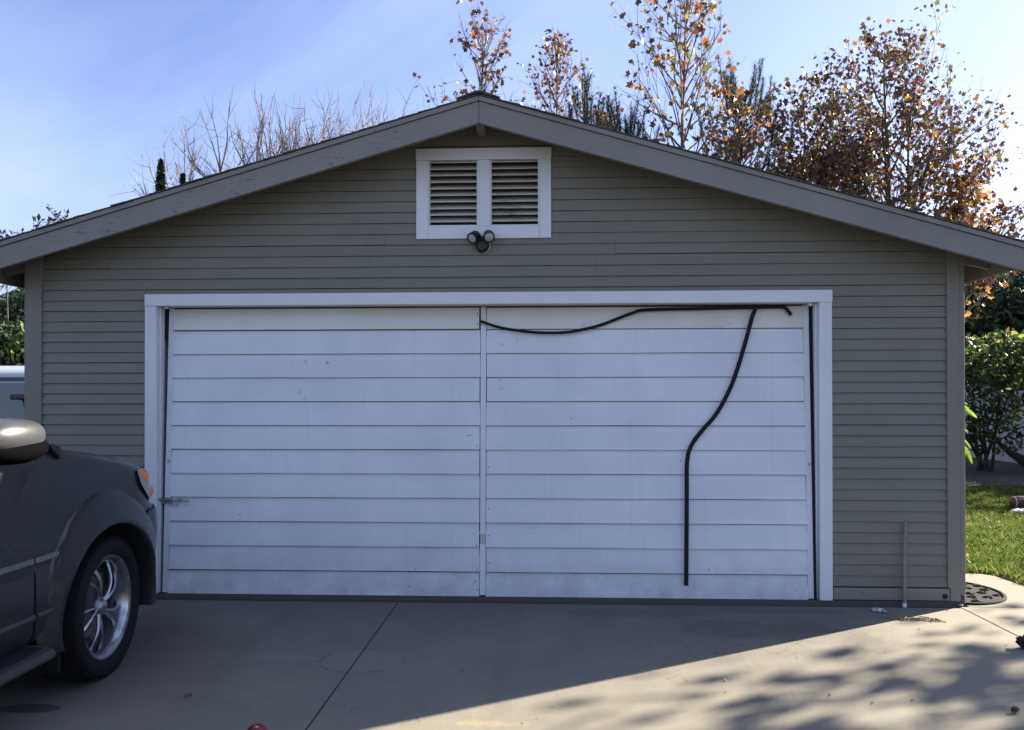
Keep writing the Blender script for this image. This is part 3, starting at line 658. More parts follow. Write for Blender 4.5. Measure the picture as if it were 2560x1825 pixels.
for sg in (1,-1):
    dr = frontcurve+[(-2.23,.43),(-3.20,.43),(-3.22,.8),(-3.22,1.262)]
    def inset(p, e):
        cy = sum(a for a,_ in p)/len(p); cz = sum(b for _,b in p)/len(p)
        return [(y+e*(1 if y<cy else -1), z+e*(1 if z<cz else -1)) for y, z in p]
    cp('door_gap', sidepatch(dens(dr), .0012, .004, sg), M_dark)
    dd_ = cp('front_door', sidepatch(dens(inset(dr,.005)), .0045, .004, sg), M_paint, smooth=30)
    cp('door_handle', MB().box(*sorted((CX+sg*.945,CX+sg*.985)),-3.13,-2.97,.985,1.02), M_clad, dd_, bevel=.008)
    rd = [(-3.25,1.262),(-3.25,.43),(-3.98,.43),(-4.10,.62),(-4.16,.85),(-4.22,1.0),(-4.25,1.262)]
    cp('door_gap', sidepatch(dens(rd), .0012, .004, sg), M_dark)
    d2 = cp('rear_door', sidepatch(dens(inset(rd,.005)), .0045, .004, sg), M_paint, smooth=30)
    cp('door_handle', MB().box(*sorted((CX+sg*.945,CX+sg*.985)),-4.12,-3.97,.985,1.02), M_clad, d2, bevel=.008)
    for q in ([(-2.42,1.31),(-3.18,1.31),(-3.20,1.74),(-3.02,1.74),(-2.62,1.46)],[(-3.25,1.31),(-4.20,1.31),(-4.20,1.74),(-3.25,1.74)],[(-4.28,1.31),(-5.40,1.31),(-5.34,1.74),(-4.28,1.74)]):
        cp('side_window', sidepatch(dens(q), .006, .01, sg), M_glass, smooth=30)
    # bright moulding and cladding step
    for y0, y1 in ((-2.02,-2.20),(-2.215,-3.21),(-3.26,-4.08)):
        cp('side_moulding', MB().box(*sorted((CX+sg*.944,CX+sg*.963)),y1,y0,.725,.752), M_chrome if False else mat('moulding',(.20,.20,.19),.35,.5), bevel=.004)
        cp('lower_cladding', MB().prism([(CX+sg*.93,.36),(CX+sg*.935,.66),(CX+sg*.950,.70),(CX+sg*.958,.66),(CX+sg*.960,.50),(CX+sg*.952,.40)],1,y1,y0), M_paint, smooth=30)
        cp('lower_cladding', MB().prism([(CX+sg*.93,.462),(CX+sg*.965,.466),(CX+sg*.972,.480),(CX+sg*.965,.496),(CX+sg*.93,.50)],1,y1,y0), M_clad, smooth=30)
    st = MB().prism([(CX+sg*.86,.30),(CX+sg*1.03,.285),(CX+sg*1.06,.305),(CX+sg*1.05,.335),(CX+sg*1.00,.352),(CX+sg*.86,.356)],1,-4.05,-2.20)
    sp = cp('running_board', st, M_clad, bevel=.006)
    cp('step_pad', MB().box(*sorted((CX+sg*.90,CX+sg*1.02)),-4.0,-2.25,.3525,.358), M_rub, sp)
# windscreen
ws = MB(); v = []; f = []
zz_ = [1.31+.44*i/8 for i in range(9)]
for z in zz_:
    for j in range(17):
        t = (j-8)/8*.135; v.append(bodypt(z, t % 1.0, .006))
f = [(i*17+j,i*17+j+1,(i+1)*17+j+1,(i+1)*17+j) for i in range(8) for j in range(16)]
cp('windscreen', ws.add(v, f), M_glass, smooth=True)
# fender flares: swept arc with a section standing off the body
def flare(ay, sg):
    mb = MB(); n = 40; sec = []
    A0, A1 = R(-22), R(204)
    for i in range(n+1):
        a = A0+(A1-A0)*i/n
        ca, sa_ = math.cos(a), math.sin(a)          # a=0 to the front
        ro = .565+.055*max(0,sa_)**1.5 ; ri = .437
        pr = []
        for (tr, off) in ((ro,.001),(ro-.010,.010),(ro-.05,.022),(ri+.035,.045),(ri+.012,.052),(ri,.046),(ri-.004,.030),(ri-.004,-.05)):
            y = ay+tr*ca; z = .375+tr*sa_; zc = max(z,.30)
            hwz = lv(max(zc,.46))[1]
            # follow the plan rounding at the front
            _, hw, yf, rl, yr = lv(max(zc,.46)); yb = yf-rl
            if y > yb: u = min(.97,(y-yb)/rl); hwz = hw*(1-u**2.6)**(1/2.6)
            pr.append((CX+sg*(hwz+off), y, max(z,.27)))
        sec.append(pr)
    k = len(sec[0]); v = [p for s in sec for p in s]
    f = [(i*k+j,i*k+j+1,(i+1)*k+j+1,(i+1)*k+j) for i in range(n) for j in range(k-1)]
    return mb.add(v, f)
for ay in (AX,-4.60):
    for sg in (1,-1): cp('wheel_flare', flare(ay, sg), M_paint, smooth=50)
for sg in (1,-1):
    cp('mud_flap', MB().box(*sorted((CX+sg*.72,CX+sg*.97)),-2.05,-2.035,.17,.42), M_rub, bevel=.003)
# lamps: clear wrap round housing with two amber bowls
def surf(z, y, off, sg=1):
    _, hw, yf, rl, yr = lv(z); yb = yf-rl; h = hw
    if y > yb: u = min(.995,(y-yb)/rl); h = hw*(1-u**2.6)**(1/2.6)
    return Vector((CX+sg*(h+off), y, z))
for sg in (1,-1):
    v = []; nz, ny = 9, 14
    for i in range(nz):
        t = i/(nz-1); z = .872+.20*t
        ya = -1.275-.045*math.sin(t*math.pi)+(.17*(1-t)**1.3); yb_ = -.86-.05*t
        for j in range(ny):
            y = ya+(yb_-ya)*j/(ny-1); v.append(tuple(surf(z, y, .010+(.006*math.sin(math.pi*t)), sg)))
    f = [(i*ny+j,i*ny+j+1,(i+1)*ny+j+1,(i+1)*ny+j) for i in range(nz-1) for j in range(ny-1)]
    hl = cp('headlight', MB().add(v, f), M_clear, smooth=True)
    for (z, y, ry, rz) in ((1.022,-1.20,.052,.047),(.927,-1.10,.045,.036)):
        c = surf(z, y, .004, sg)
        cp('turn_signal', MB().sphere(c, .020, ry, rz, 18, 12), M_amber, hl, smooth=True)
    for (y0,z0,y1,z1) in ((-1.30,1.085,-.9,1.083),):
        pass
# bumper seam and dark under-bumper
for sg in (1,-1):
    sm = [tuple(surf(.826, y, .0005, sg)) for y in [-1.16+.02*i for i in range(22)]]
    cp('bumper_seam', MB().tube(sm, .006, 6), M_dark)
    cp('bumper_seam', MB().tube([tuple(surf(.826, -1.16, .002, sg)), tuple(surf(.80, -1.22, .012, sg))], .005, 6), M_dark)
cp('grille', MB().box(CX-.42,CX+.42,-.80,-.775,.875,1.03), M_dark, bevel=.01)
# number-plate-less tail: lamps and bumper at the rear
for sg in (1,-1):
    cp('tail_light', MB().box(*sorted((CX+sg*.80,CX+sg*.935)),-5.845,-5.72,.95,1.30), mat('red lens',(.30,.01,.01),.2), bevel=.02)
cp('rear_bumper', MB().box(CX-.88,CX+.88,-5.95,-5.80,.48,.72), M_clad, bevel=.03)
cp('rear_window', MB().box(CX-.68,CX+.68,-5.80,-5.745,1.33,1.70), M_glass, bevel=.01)
# cowl, wiper, antenna
cp('antenna_base', MB().prism([(-1.965,1.252),(-2.03,1.268),(-2.045,1.262),(-1.985,1.20),(-1.972,1.185),(-1.962,1.20)],0,CX+.885,CX+.925), M_blk, bevel=.006, smooth=40)
cp('cowl', MB().box(CX-.78,CX+.78,-2.22,-2.05,1.255,1.277), M_blk, bevel=.006)
for sg in (1,-1):
    cp('wiper', MB().tube([(CX+sg*.1,-2.12,1.285),(CX+sg*.35,-2.17,1.305),(CX+sg*.75,-2.21,1.31)],.009,6), M_blk)
# mirrors, folded back
for sg in (1,-1):
    c = (CX+sg*1.060,-2.52,1.325)
    def fn(u, w, c=c, sg=sg):
        a = u*2*math.pi; b = (w-.5)*math.pi*.999
        ex = .88
        def P(t): return math.copysign(abs(t)**ex, t)
        return (c[0]+sg*.085*P(math.cos(b))*P(math.cos(a)), c[1]+.185*P(math.cos(b))*P(math.sin(a)), c[2]+.076*P(math.sin(b)))
    mr = cp('wing_mirror', MB().grid(fn, 30, 18, 0, True), [M_mir], smooth=True)
    def fn2(u, w, c=c, sg=sg):
        a = u*2*math.pi; b = (w-.5)*math.pi*.999
        return (c[0]+sg*.088*math.cos(b)*math.cos(a)-.004*sg, c[1]+.028+.195*math.cos(b)*math.sin(a), c[2]-.052+.068*math.sin(b))
    cp('mirror_skirt', MB().grid(fn2, 30, 10, 0, True), M_blk2, mr, smooth=True)
    cp('mirror_arm', MB().tube([(CX+sg*.90,-2.30,1.245),(CX+sg*1.00,-2.31,1.245),(CX+sg*1.055,-2.42,1.262)],[.05,.05,.045],12,flat=.6), M_blk, mr, smooth=True)
# wheels
def wheel(ay, sg, steer=0):
    C0 = Vector((CX+sg*.84, ay, .367)); xo = .105
    rot = Matrix.Rotation(steer, 3, 'Z')
    def W(mb):
        mb.v = [tuple(C0+rot@Vector((sg*p[0],p[1],p[2]))) for p in mb.v]; return mb
    c = (0,0,0)
    rim = cp('wheel', W(MB().lathe([(-.12,.20),(-.10,.262),(.09,.262),(.098,.272),(.106,.277),(.1085,.272),(.106,.262),(.098,.250),(.07,.236),(-.10,.228),(-.12,.20)],c,0,56)), M_rim, smooth=40)
    prof = [(-.125,.262),(-.132,.285),(-.137,.325),(-.128,.352),(-.105,.365),(-.05,.3690),(.05,.3690),(.098,.365),(.122,.352),(.131,.325),(.127,.298),(.115,.279),(.102,.270)]
    ty = W(MB().lathe(prof,c,0,72)); cp('tyre', ty, M_tyre, rim, smooth=30)
    tb = MB()
    for i in range(60):
        a = 2*math.pi*i/60
        for (x0,x1,o) in ((-.115,-.07,.03),(-.055,-.01,0),(.01,.055,.03),(.07,.116,0)):
            a0, a1 = a+o, a+o+.075; r0, r1 = .363, .3715
            r1 = .3700 if abs(x0)>.06 or abs(x1)>.06 else r1
            v = [(x, r*math.cos(q), r*math.sin(q)) for r in (r0,r1) for x in (x0,x1) for q in (a0,a1)]
            tb.add(v, [(0,1,3,2),(4,6,7,5),(0,4,5,1),(2,3,7,6),(0,2,6,4),(1,5,7,3)])
    o = cp('tread_blocks', W(tb), M_tyre, rim); o['kind'] = 'stuff'
    cp('brake_disc', W(MB().lathe([(-.02,.0),(-.02,.165),(-.004,.165),(-.004,.0)],c,0,40)), mat('brake disc',(.2,.19,.18),.45,.9), rim, smooth=30)
    cp('brake_caliper', W(MB().box(-.03,.018,.10,.185,-.07,.09)), M_blk, rim, bevel=.01)
    cp('hub_cap', W(MB().lathe([(.04,.06),(.062,.056),(.068,.040),(.086,.034),(.092,.020),(.093,.0)],c,0,28)), M_rim, rim, smooth=40)
    for k in range(5):
        for s in (-1,1):
            pts = []; 
            for i in range(9):
                t = i/8; r = .045+.192*t; a = 2*math.pi*k/5 + R(90+14) + s*R(5+9*math.sin(t*math.pi*.5)) + R(16)*t
                pts.append((.060+.026*math.sin(t*math.pi)-.018*t, r*math.cos(a), r*math.sin(a)))
            cp('spoke', W(MB().tube(pts,[.017-.006*math.sin(math.pi*i/8) for i in range(9)],8,flat=.75)), M_rim, rim, smooth=50)
    for k in range(25):
        a = 2*math.pi*(k//5)/5 + R(8)*(k%5-2) + R(54)
        if k%5 in (0,4): continue
        cp('rim_rivet', W(MB().lathe([(.084,.0),(.084,.006),(.078,.007)],(0,.244*math.cos(a),.244*math.sin(a)),0,6)), M_rim, rim) if k < 10 else None
wheel(AX, 1, R(5)); wheel(AX, -1, R(5)); wheel(-4.60, 1); wheel(-4.60, -1)
cp('underbody', MB().box(CX-.62,CX+.62,-5.5,-.95,.26,.40), M_dark)

# ------------------------------------------------------------------ vegetation
def star(rng, n=5):
    pts = []
    for i in range(2*n):
        a = math.pi*i/n + math.pi/2; r = (1. if i%2==0 else .56)
        if i == n: r = .62
        pts.append((math.cos(a)*r, math.sin(a)*r, .12*((i%2)*2-1)*.5))
    return np.array(pts)
def leafshape(kind):
    if kind == 'star': return star(None)*.5
    if kind == 'oval': return np.array([(0,-.5,0),(.16,-.25,.03),(.21,.02,.04),(.13,.28,.02),(0,.5,-.05),(-.13,.28,.02),(-.21,.02,.04),(-.16,-.25,.03)])
    if kind == 'quad': return np.array([(0,-.5,0),(.22,0,.05),(0,.5,0),(-.22,0,.05)])
def frames(rng, n, dirs=None, spread=1.):
    a = rng.normal(size=(n,3)); 
    if dirs is not None: a = a*spread+dirs
    a /= np.linalg.norm(a,axis=1)[:,None]+1e-9
    b = rng.normal(size=(n,3)); b -= (b*a).sum(1)[:,None]*a; b /= np.linalg.norm(b,axis=1)[:,None]+1e-9
    return a, b, np.cross(a, b)
def leafcloud(rng, P, size, kind, nd=None, spread=1., var=.3):
    sh = leafshape(kind); n = len(P); a, b, c = frames(rng, n, nd, spread)
    s = size*(1+var*rng.normal(size=n)).clip(.45,1.6)
    V = P[:,None,:] + s[:,None,None]*(sh[None,:,0,None]*b[:,None,:]+sh[None,:,1,None]*c[:,None,:]+sh[None,:,2,None]*a[:,None,:])
    return V.reshape(-1,3), len(sh)
class Wood:
    def __init__(s, rng): s.mb = MB(); s.rng = rng; s.tips = []
    def limb(s, p, dr, length, r0, r1, nseg, wob, curve_up=0., n=5):
        p = np.array(p, float); dr = np.array(dr, float); dr /= np.linalg.norm(dr); pts = [p.copy()]; rads = [r0]
        for i in range(nseg):
            dr = dr + s.rng.normal(size=3)*wob; dr[2] += curve_up; dr /= np.linalg.norm(dr)
            p = p+dr*length/nseg; pts.append(p.copy()); rads.append(r0+(r1-r0)*(i+1)/nseg)
        s.mb.tube([tuple(q) for q in pts], rads, n, cap=False); return pts, dr
def addleaves(t, nm, V, k, mats, mi, ncount=0, org=(0,0,0)):
    V = V-np.array(org); n = len(V)//k; mi = np.asarray(mi)
    if ncount:      # the largest leaves as parts of their own
        me_cache = []
        sub = V.reshape(n,k,3)
        for i in range(ncount):
            c = sub[i].mean(0); me = fastmesh('leaf', sub[i]-c, k, mats[mi[i]]); o = link('leaf', me, t, tuple(c))
        V = sub[ncount:].reshape(-1,3); mi = mi[ncount:]
    o = link(nm, fastmesh(nm, V, k, mats, mi), t); o['kind'] = 'stuff'; return o

def sycamore(name, label, base, ztop, zlow, rad, seed, nprim, nleaf, lsize, mats, wts, bark=M_bark, trunk_r=.13, lean=(0,0), shape=None, asc=(.55,1.1), nparts=0, group=None, stems=1, twig=.5, cluster=.22, kind='star', subn=5, clump=3.2):
    rng = np.random.default_rng(seed); t = thing(name, label, 'tree', base, group)
    w = Wood(rng); anch = []
    H = ztop-base[2]
    for st in range(stems):
        dr = (lean[0]+(rng.uniform(.03,.13)*(1 if st%2 else -1) if st else 0), lean[1]+(rng.uniform(-.1,.1) if st else 0), 1.)
        Hs = H*(1 if st==0 else rng.uniform(.75,.95))
        b0 = np.array(base, float)
        if st: b0 += np.array((rng.uniform(-.1,.1),rng.uniform(-.1,.1),0))
        ph = rng.uniform(0,6.28,4); lead = []
        for q in range(23):
            t_ = q/22; wv = math.sin(math.pi*t_)
            lead.append(b0+np.array((dr[0]*Hs*t_+.16*wv*math.sin(5*t_+ph[0])+.05*math.sin(13*t_+ph[1])*wv, dr[1]*Hs*t_+.16*wv*math.sin(4*t_+ph[2]), Hs*t_)))
        w.mb.tube([tuple(q) for q in lead],[trunk_r+(.010-trunk_r)*q/22 for q in range(23)],7,cap=False)
        lead = np.array(lead); z0 = zlow-base[2]
        for i in range(nprim//stems):
            u = (i+rng.random())/(nprim//stems); zt = (z0-1.0+(Hs-z0+1.0)*u*.97)/Hs
            idx = min(zt*22, 21.5); k = int(max(idx,0)); p = lead[k]+(lead[k+1]-lead[k])*(idx-k)
            az = i*2.399+rng.uniform(-.5,.5); f = (shape(u) if shape else (1-u)**.6)
            ln = rad*max(.16,f)*rng.uniform(.75,1.15); el = rng.uniform(*asc)
            dr = (math.cos(az)*math.cos(el), math.sin(az)*math.cos(el), math.sin(el))
            pts, dd = w.limb(p, dr, ln, .012+.020*f*trunk_r/.1, .006, 9, .07, .04, 4)
            for j in range(subn):
                q = pts[rng.integers(3,10)]; az2 = rng.uniform(0,6.28); el2 = rng.uniform(.2,1.2)
                d2 = np.array((math.cos(az2)*math.cos(el2), math.sin(az2)*math.cos(el2), math.sin(el2)))*.8+np.array(dd)
                sp, d3 = w.limb(q, d2, ln*rng.uniform(.2,.45)+.12, .008, .0035, 5, .10, .03, 3)
                anch += [np.array(x) for x in sp[1:]]
                if rng.random() < twig:
                    sp2, _ = w.limb(sp[3], np.array(d3)+rng.normal(size=3)*.6, ln*.2+.15, .005, .003, 3, .1, .03, 3); anch += [np.array(x) for x in sp2[1:]]
            anch += [np.array(x) for x in pts[4:]]
    w.mb.build('trunk', bark, t, smooth=True)
    A = np.array(anch); ii = rng.integers(0, len(A), nleaf)
    # clumping: favour some anchors
    fav = rng.random(len(A))**clump; fav /= fav.sum(); ii = rng.choice(len(A), nleaf, p=fav)
    P = A[ii]+rng.normal(size=(nleaf,3))*cluster
    mi = rng.choice(len(mats), nleaf, p=wts)
    V, k = leafcloud(rng, P, lsize, kind)
    addleaves(t, 'crown', V, k, mats, mi, nparts, base)
    return t
AUT = LM
# three autumn sycamores rising behind the ridge, with individual leaves
def X(px, y): return at(px, 998, y).x
def Zt(px, py, y): return at(px, py, y).z
Y1 = 14.
sycamore('sycamore_tree', 'tall thin autumn sycamore with orange leaves, reaching past the top of the picture', (X(1722,Y1),Y1,0), 12.6, 6.6, 2.9, 11, 56, 900, .150, AUT, [.16,.36,.20,.20,.08], trunk_r=.10, asc=(.6,1.05), nparts=200, group='autumn sycamores behind the garage', shape=lambda u: .95*(1-u)**.45, cluster=.12)
sycamore('sycamore_tree', 'sparse rust leaved sycamore directly behind the garage ridge', (X(1198,16),16,0), Zt(1210,85,16), 7.0, 2.3, 12, 44, 620, .135, AUT, [.36,.30,.08,.10,.16], trunk_r=.07, asc=(.65,1.1), nparts=110, group='autumn sycamores behind the garage', lean=(.010,0), shape=lambda u: .9*(1-u)**.35, cluster=.10)
sycamore('sycamore_tree', 'slim dull plum sycamore between the ridge and the conifer tips', (X(1395,17),17,0), Zt(1400,115,17), 7.0, 2.1, 13, 46, 950, .12, AUT, [.44,.24,.04,.10,.18], trunk_r=.07, asc=(.7,1.15), nparts=80, group='autumn sycamores behind the garage', shape=lambda u: .95*(1-u)**.4, cluster=.13)
sycamore('sycamore_tree', 'broad rounded sycamore full of brown leaves behind the right roof slope', (X(2215,Y1),Y1,0), Zt(2225,120,Y1), 4.6, 3.9, 21, 80, 7000, .113, AUT, [.44,.08,.06,.24,.18], trunk_r=.16, asc=(.45,1.0), nparts=60, group='autumn sycamores behind the garage', stems=3, shape=lambda u: (1-u)**.55, cluster=.15, subn=7)
sycamore('sycamore_tree', 'dense dark brown sycamore between the tall orange tree and broad tree', (X(2010,15),15,0), Zt(2010,235,15), 5.2, 2.5, 22, 50, 4200, .125, AUT, [.46,.07,.05,.26,.16], trunk_r=.11, asc=(.5,1.1), nparts=30, group='autumn sycamores behind the garage', stems=2, shape=lambda u: (1-u)**.32, cluster=.17)
sycamore('sycamore_tree', 'low rust coloured sycamore just above the right eave', (X(2400,13),13,0), Zt(2400,470,13), 4.4, 1.7, 23, 30, 1300, .14, AUT, [.32,.26,.16,.16,.10], trunk_r=.08, asc=(.3,.9), nparts=20, group='autumn sycamores behind the garage', shape=lambda u: .5+.5*(1-u), cluster=.15)

sycamore('sycamore_tree', 'low orange tinged sycamore mixed into the dark pine right of the tall tree', (X(1835,13.2),13.2,0), Zt(1835,285,13.2), 5.0, 1.7, 24, 26, 700, .135, AUT, [.26,.24,.20,.22,.08], trunk_r=.07, asc=(.5,1.1), nparts=40, group='autumn sycamores behind the garage', shape=lambda u: .5+.5*(1-u), cluster=.14)
sycamore('sycamore_tree', 'low brown sycamore in front of the single upright pine', (X(1490,12.6),12.6,0), Zt(1490,310,12.6), 5.0, 1.2, 25, 20, 380, .12, AUT, [.40,.20,.10,.20,.10], trunk_r=.06, asc=(.5,1.1), nparts=20, group='autumn sycamores behind the garage', shape=lambda u: .5+.5*(1-u), cluster=.14)
def pine(label, base, ztop, zlow, rad, seed, nsh, cat='tree', group=None):
    rng = np.random.default_rng(seed); t = thing('pine_tree', label, cat, base, group); w = Wood(rng); NV = []
    w.limb(base, (0,0,1), ztop-base[2]-.7, .11, .008, 14, .02)
    for i in range(nsh):
        u = rng.random()**.8; az = rng.uniform(0,6.28); r = rad*(1-u*.75)*math.sqrt(rng.random())
        zt = zlow+(ztop-zlow)*u
        q = (base[0]+math.cos(az)*r, base[1]+math.sin(az)*r, zt-rng.uniform(.5,.9))
        w.limb((base[0],base[1],q[2]-r*.7), (math.cos(az),math.sin(az),.9), r*1.2+.05, .02, .012, 3, .05)
        pts, dd = w.limb(q, (math.cos(az)*.25,math.sin(az)*.25,1), rng.uniform(.45,.95), .016, .006, 6, .05, .1, 4)
        pts = np.array(pts)
        m = 190; s = rng.random(m); k = np.minimum((s*6).astype(int),5); fr = (s*6-k)[:,None]
        B = pts[k]*(1-fr)+pts[k+1]*fr
        D = rng.normal(size=(m,3)); D /= np.linalg.norm(D,axis=1)[:,None]; D = D*.75+np.array([0,0,.9]); D /= np.linalg.norm(D,axis=1)[:,None]
        ln = rng.uniform(.10,.20,m)[:,None]; sd = np.cross(D, rng.normal(size=(m,3))); sd /= np.linalg.norm(sd,axis=1)[:,None]
        NV.append(np.stack([B-sd*.005, B+sd*.005, B+D*ln],1).reshape(-1,3))
    w.mb.build('trunk', M_barkd, t, smooth=True)
    o = link('crown', fastmesh('crown', np.concatenate(NV)-np.array(base), 3, [M_need]), t); o['kind'] = 'stuff'
g2 = 'conifers behind the garage'
pine('single pine with upright candle shoots beside the plum sycamore', (X(1462,14),14,0), Zt(1462,180,14), Zt(1462,420,14), 0.85, 31, 40, group=g2)
pine('short pine tip just clearing the roof right of the ridge', (X(1508,15),15,0), Zt(1508,250,15), Zt(1508,420,15), 0.6, 32, 18, group=g2)
pine('low spreading pine below the left branches of the tall orange tree', (X(1568,13),13,0), Zt(1580,262,13), Zt(1575,400,13), 1.1, 33, 40, group=g2)
pine('larger dark pine right of the tall orange tree', (X(1850,16),16,0), Zt(1870,165,16), Zt(1860,470,16), 2.0, 34, 110, group=g2)

# cypress spires at the left
def cypress(label, base, ztop, r, seed):
    rng = np.random.default_rng(seed); t = thing('cypress_tree', label, 'tree', base, 'cypress spires above the left roof slope'); H = ztop-base[2]
    MB().tube([base,(base[0],base[1],ztop-.3)],[.08,.02],6).build('trunk', M_barkd, t)
    n = 9000; u = rng.random(n); az = rng.uniform(0,6.28,n); rr = r*np.clip(1.15*(1-u)**.55,.05,1)*rng.uniform(.55,1.05,n)
    P = np.stack([base[0]+rr*np.cos(az), base[1]+rr*np.sin(az), base[2]+.4+(H-.4)*u],1)
    V, k = leafcloud(rng, P, .11, 'quad'); addleaves(t,'crown',V,k,[M_need,GL[0]],rng.integers(0,2,n),0,base)
cypress('dark pointed cypress spire poking above left roof slope', (X(401,11),11,0), Zt(401,400,11), .26, 41)
cypress('tiny cypress tip barely above the roof, right of the larger spire', (X(456,11.5),11.5,0), Zt(456,436,11.5), .18, 42)

# bare, pollarded trees along the left slope: whips springing from knuckles
def bare(label, px, ytop, seed, width, nw, Y=13.):
    base = (X(px,Y), Y, 0); rng = np.random.default_rng(seed)
    t = thing('bare_tree', label, 'tree', base, 'leafless trees behind the left roof slope'); w = Wood(rng)
    zt = Zt(px, ytop, Y); zr = Zt(px, 0, Y)
    kz = zt-2.75
    w.limb(base, (0,0,1), kz-1.0, .15, .11, 8, .02, n=8)
    for i in range(nw):
        u = (i+.5)/nw-.5; az = rng.uniform(-.5,.5)
        p = (base[0]+rng.uniform(-.1,.1), base[1]+rng.uniform(-.3,.3), kz-1.1)
        pts, dd = w.limb(p, (u*2.3*width, az*.5, 1.), 1.5+rng.uniform(-.3,.3), .05, .028, 6, .10, .02, 5)
        for j in range(4):
            q = pts[-1] if j < 3 else pts[-3]
            L2 = rng.uniform(1.0,2.3)*(1-abs(u)*.5)
            p2, d2 = w.limb(q, np.array(dd)+rng.normal(size=3)*.28, L2, .020, .003, 10, .085, .075, 4)
            for k in range(8):
                qq = p2[rng.integers(2,10)]; w.limb(qq, np.array(d2)+rng.normal(size=3)*.65, rng.uniform(.2,.8), .007, .0022, 6, .13, .09, 3)
    w.mb.build('trunk', M_barkp, t, smooth=True)
bare('small leafless tree leaning left beside the cypress spire', 480, 250, 51, .75, 6)
bare('leafless tree with pale whips fanning over the left roof slope', 640, 190, 52, .65, 15)
bare('leafless tree with reddish whips left of the gable', 800, 200, 53, .6, 13)
bare('leafless whips close to the left side of the ridge', 975, 200, 54, .5, 8)
bare('faint bare tree behind the sagging right eave', 2495, 560, 55, .35, 5, 19.)

# small leafy tips over the far left eave
def shrub(name, label, c, r, rz, n, size, mats, wts, seed, kind='oval', stem=True, group=None, nparts=0, nd=None, cat='shrub', lump=7):
    rng = np.random.default_rng(seed); t = thing(name, label, cat, (c[0],c[1],0), group); w = Wood(rng)
    lumps = rng.normal(size=(lump,3)); lumps /= np.linalg.norm(lumps,axis=1)[:,None]; lumps *= rng.uniform(.35,.8,(lump,1))*np.array([r,r,rz])
    w_ = rng.uniform(.45,.65,lump)
    k = rng.integers(0,lump,n); D = rng.normal(size=(n,3)); D /= np.linalg.norm(D,axis=1)[:,None]
    P = np.array(c)+lumps[k]+D*(w_[k]*rng.uniform(.55,1.,n)**.5)[:,None]*np.array([r,r,rz])
    P = P[P[:,2] > .05]; n = len(P)
    if stem:
        for i in range(7):
            q = np.array(c)+lumps[i%lump]*.7; st = np.array((c[0]+rng.uniform(-.15,.15),c[1]+rng.uniform(-.15,.15),0)); v = q-st
            w.limb(st, v, np.linalg.norm(v), .035, .010, 7, .05, 0, 5)
        w.mb.build('stem', M_barkd, t, smooth=True)
    V, kk = leafcloud(rng, P, size, kind, D[:n]*.7 if nd is None else nd)
    addleaves(t, 'foliage', V, kk, mats, rng.choice(len(mats), n, p=wts), nparts, (c[0],c[1],0))
    return t
def sapling(label, px, py, Y, seed, mats):
    rng = np.random.default_rng(seed); top = at(px, py, Y); base = (top.x+.1, Y, 0)
    t = thing('sapling', label, 'sapling', base, 'leafy tips above the far left eave'); w = Wood(rng)
    MB().tube([base, (top.x+.05,Y,top.z*.6), tuple(top)],[.03,.015,.005],5).build('stem', M_bark, t)
    A = []
    for i in range(9):
        q = np.array(top)-np.array((0,0,rng.uniform(0,.7))); pts,_ = w.limb(q,(rng.uniform(-1,1),rng.uniform(-1,1),.5),.35,.005,.002,4,.2,-.05,3); A += pts[1:]
    w.mb.build('twig', M_bark, t); A = np.array(A); P = np.repeat(A,3,0)+rng.normal(size=(len(A)*3,3))*.035
    V,k = leafcloud(rng,P,.10,'quad',np.array([0,0,-.3])); addleaves(t,'foliage',V,k,mats,rng.integers(0,len(mats),len(P)),0,base)
sapling('wispy plum leaved tip at the far left picture edge', 14, 575, 7., 61, [LM[4],LM[0]])
sapling('green and plum leafy tip above the far left eave', 84, 548, 7., 62, [GL[1],LM[4],GL[2]])
sapling('single small plum sprig on the roof line right of the green tip', 146, 548, 7.4, 63, [LM[4]])

# left gap: vinyl fence, bush, palm
M_van = mat('white van paint', (.42,.44,.47), .3, 0, .5, .5); M_vglass = mat('van window glass', (.03,.04,.06), .08, 0, .8)
VN = thing('parked_van', 'white van with tinted window parked behind the left garage corner', 'van', (-3.6,3.4,0))
half = [(.93,.34),(.945,.6),(.95,.95),(.93,1.15),(.90,1.62),(.895,1.69),(.87,1.745),(.80,1.80),(.66,1.845),(.40,1.87),(0,1.88)]
prof_ = [(3.4-a,z) for a,z in half]+[(3.4+a,z) for a,z in reversed(half[:-1])]
mb = MB(); xs_ = [-6.0,-5.9,-5.6,-5.0,-1.55,-1.32,-1.24]; sc_ = [.80,.90,.97,1,1,.98,.90]
for x, k in zip(xs_, sc_): mb.v += [(x, 3.4+(y-3.4)*k, .34+(z-.34)*(k if z>1.0 else 1)) for y, z in prof_]
n_ = len(prof_)
mb.f = [(i*n_+j,i*n_+(j+1)%n_,(i+1)*n_+(j+1)%n_,(i+1)*n_+j) for i in range(len(xs_)-1) for j in range(n_)]+[tuple(range(n_-1,-1,-1)),tuple((len(xs_)-1)*n_+j for j in range(n_))]; mb.mi = [0]*len(mb.f)
mb.build('body', M_van, VN, smooth=35)
for z in (1.690,1.712): MB().box(-5.0,-1.5,2.478,2.512,z,z+.009).build('roof_gutter', M_clad, VN, bevel=.002)
for a, b in ((-2.25,-1.62),(-3.75,-2.32),(-4.9,-3.82)):
    MB().prism([(2.462,1.14),(2.476,1.14),(2.506,1.655),(2.488,1.655)],0,a,b).build('side_window', M_vglass, VN, bevel=.004)
pL = at(50, 992, 2.42)
MB().box(pL.x-.09,pL.x+.14,2.37,2.43,pL.z-.032,pL.z+.030).build('side_mirror', M_blk, VN, bevel=.015)
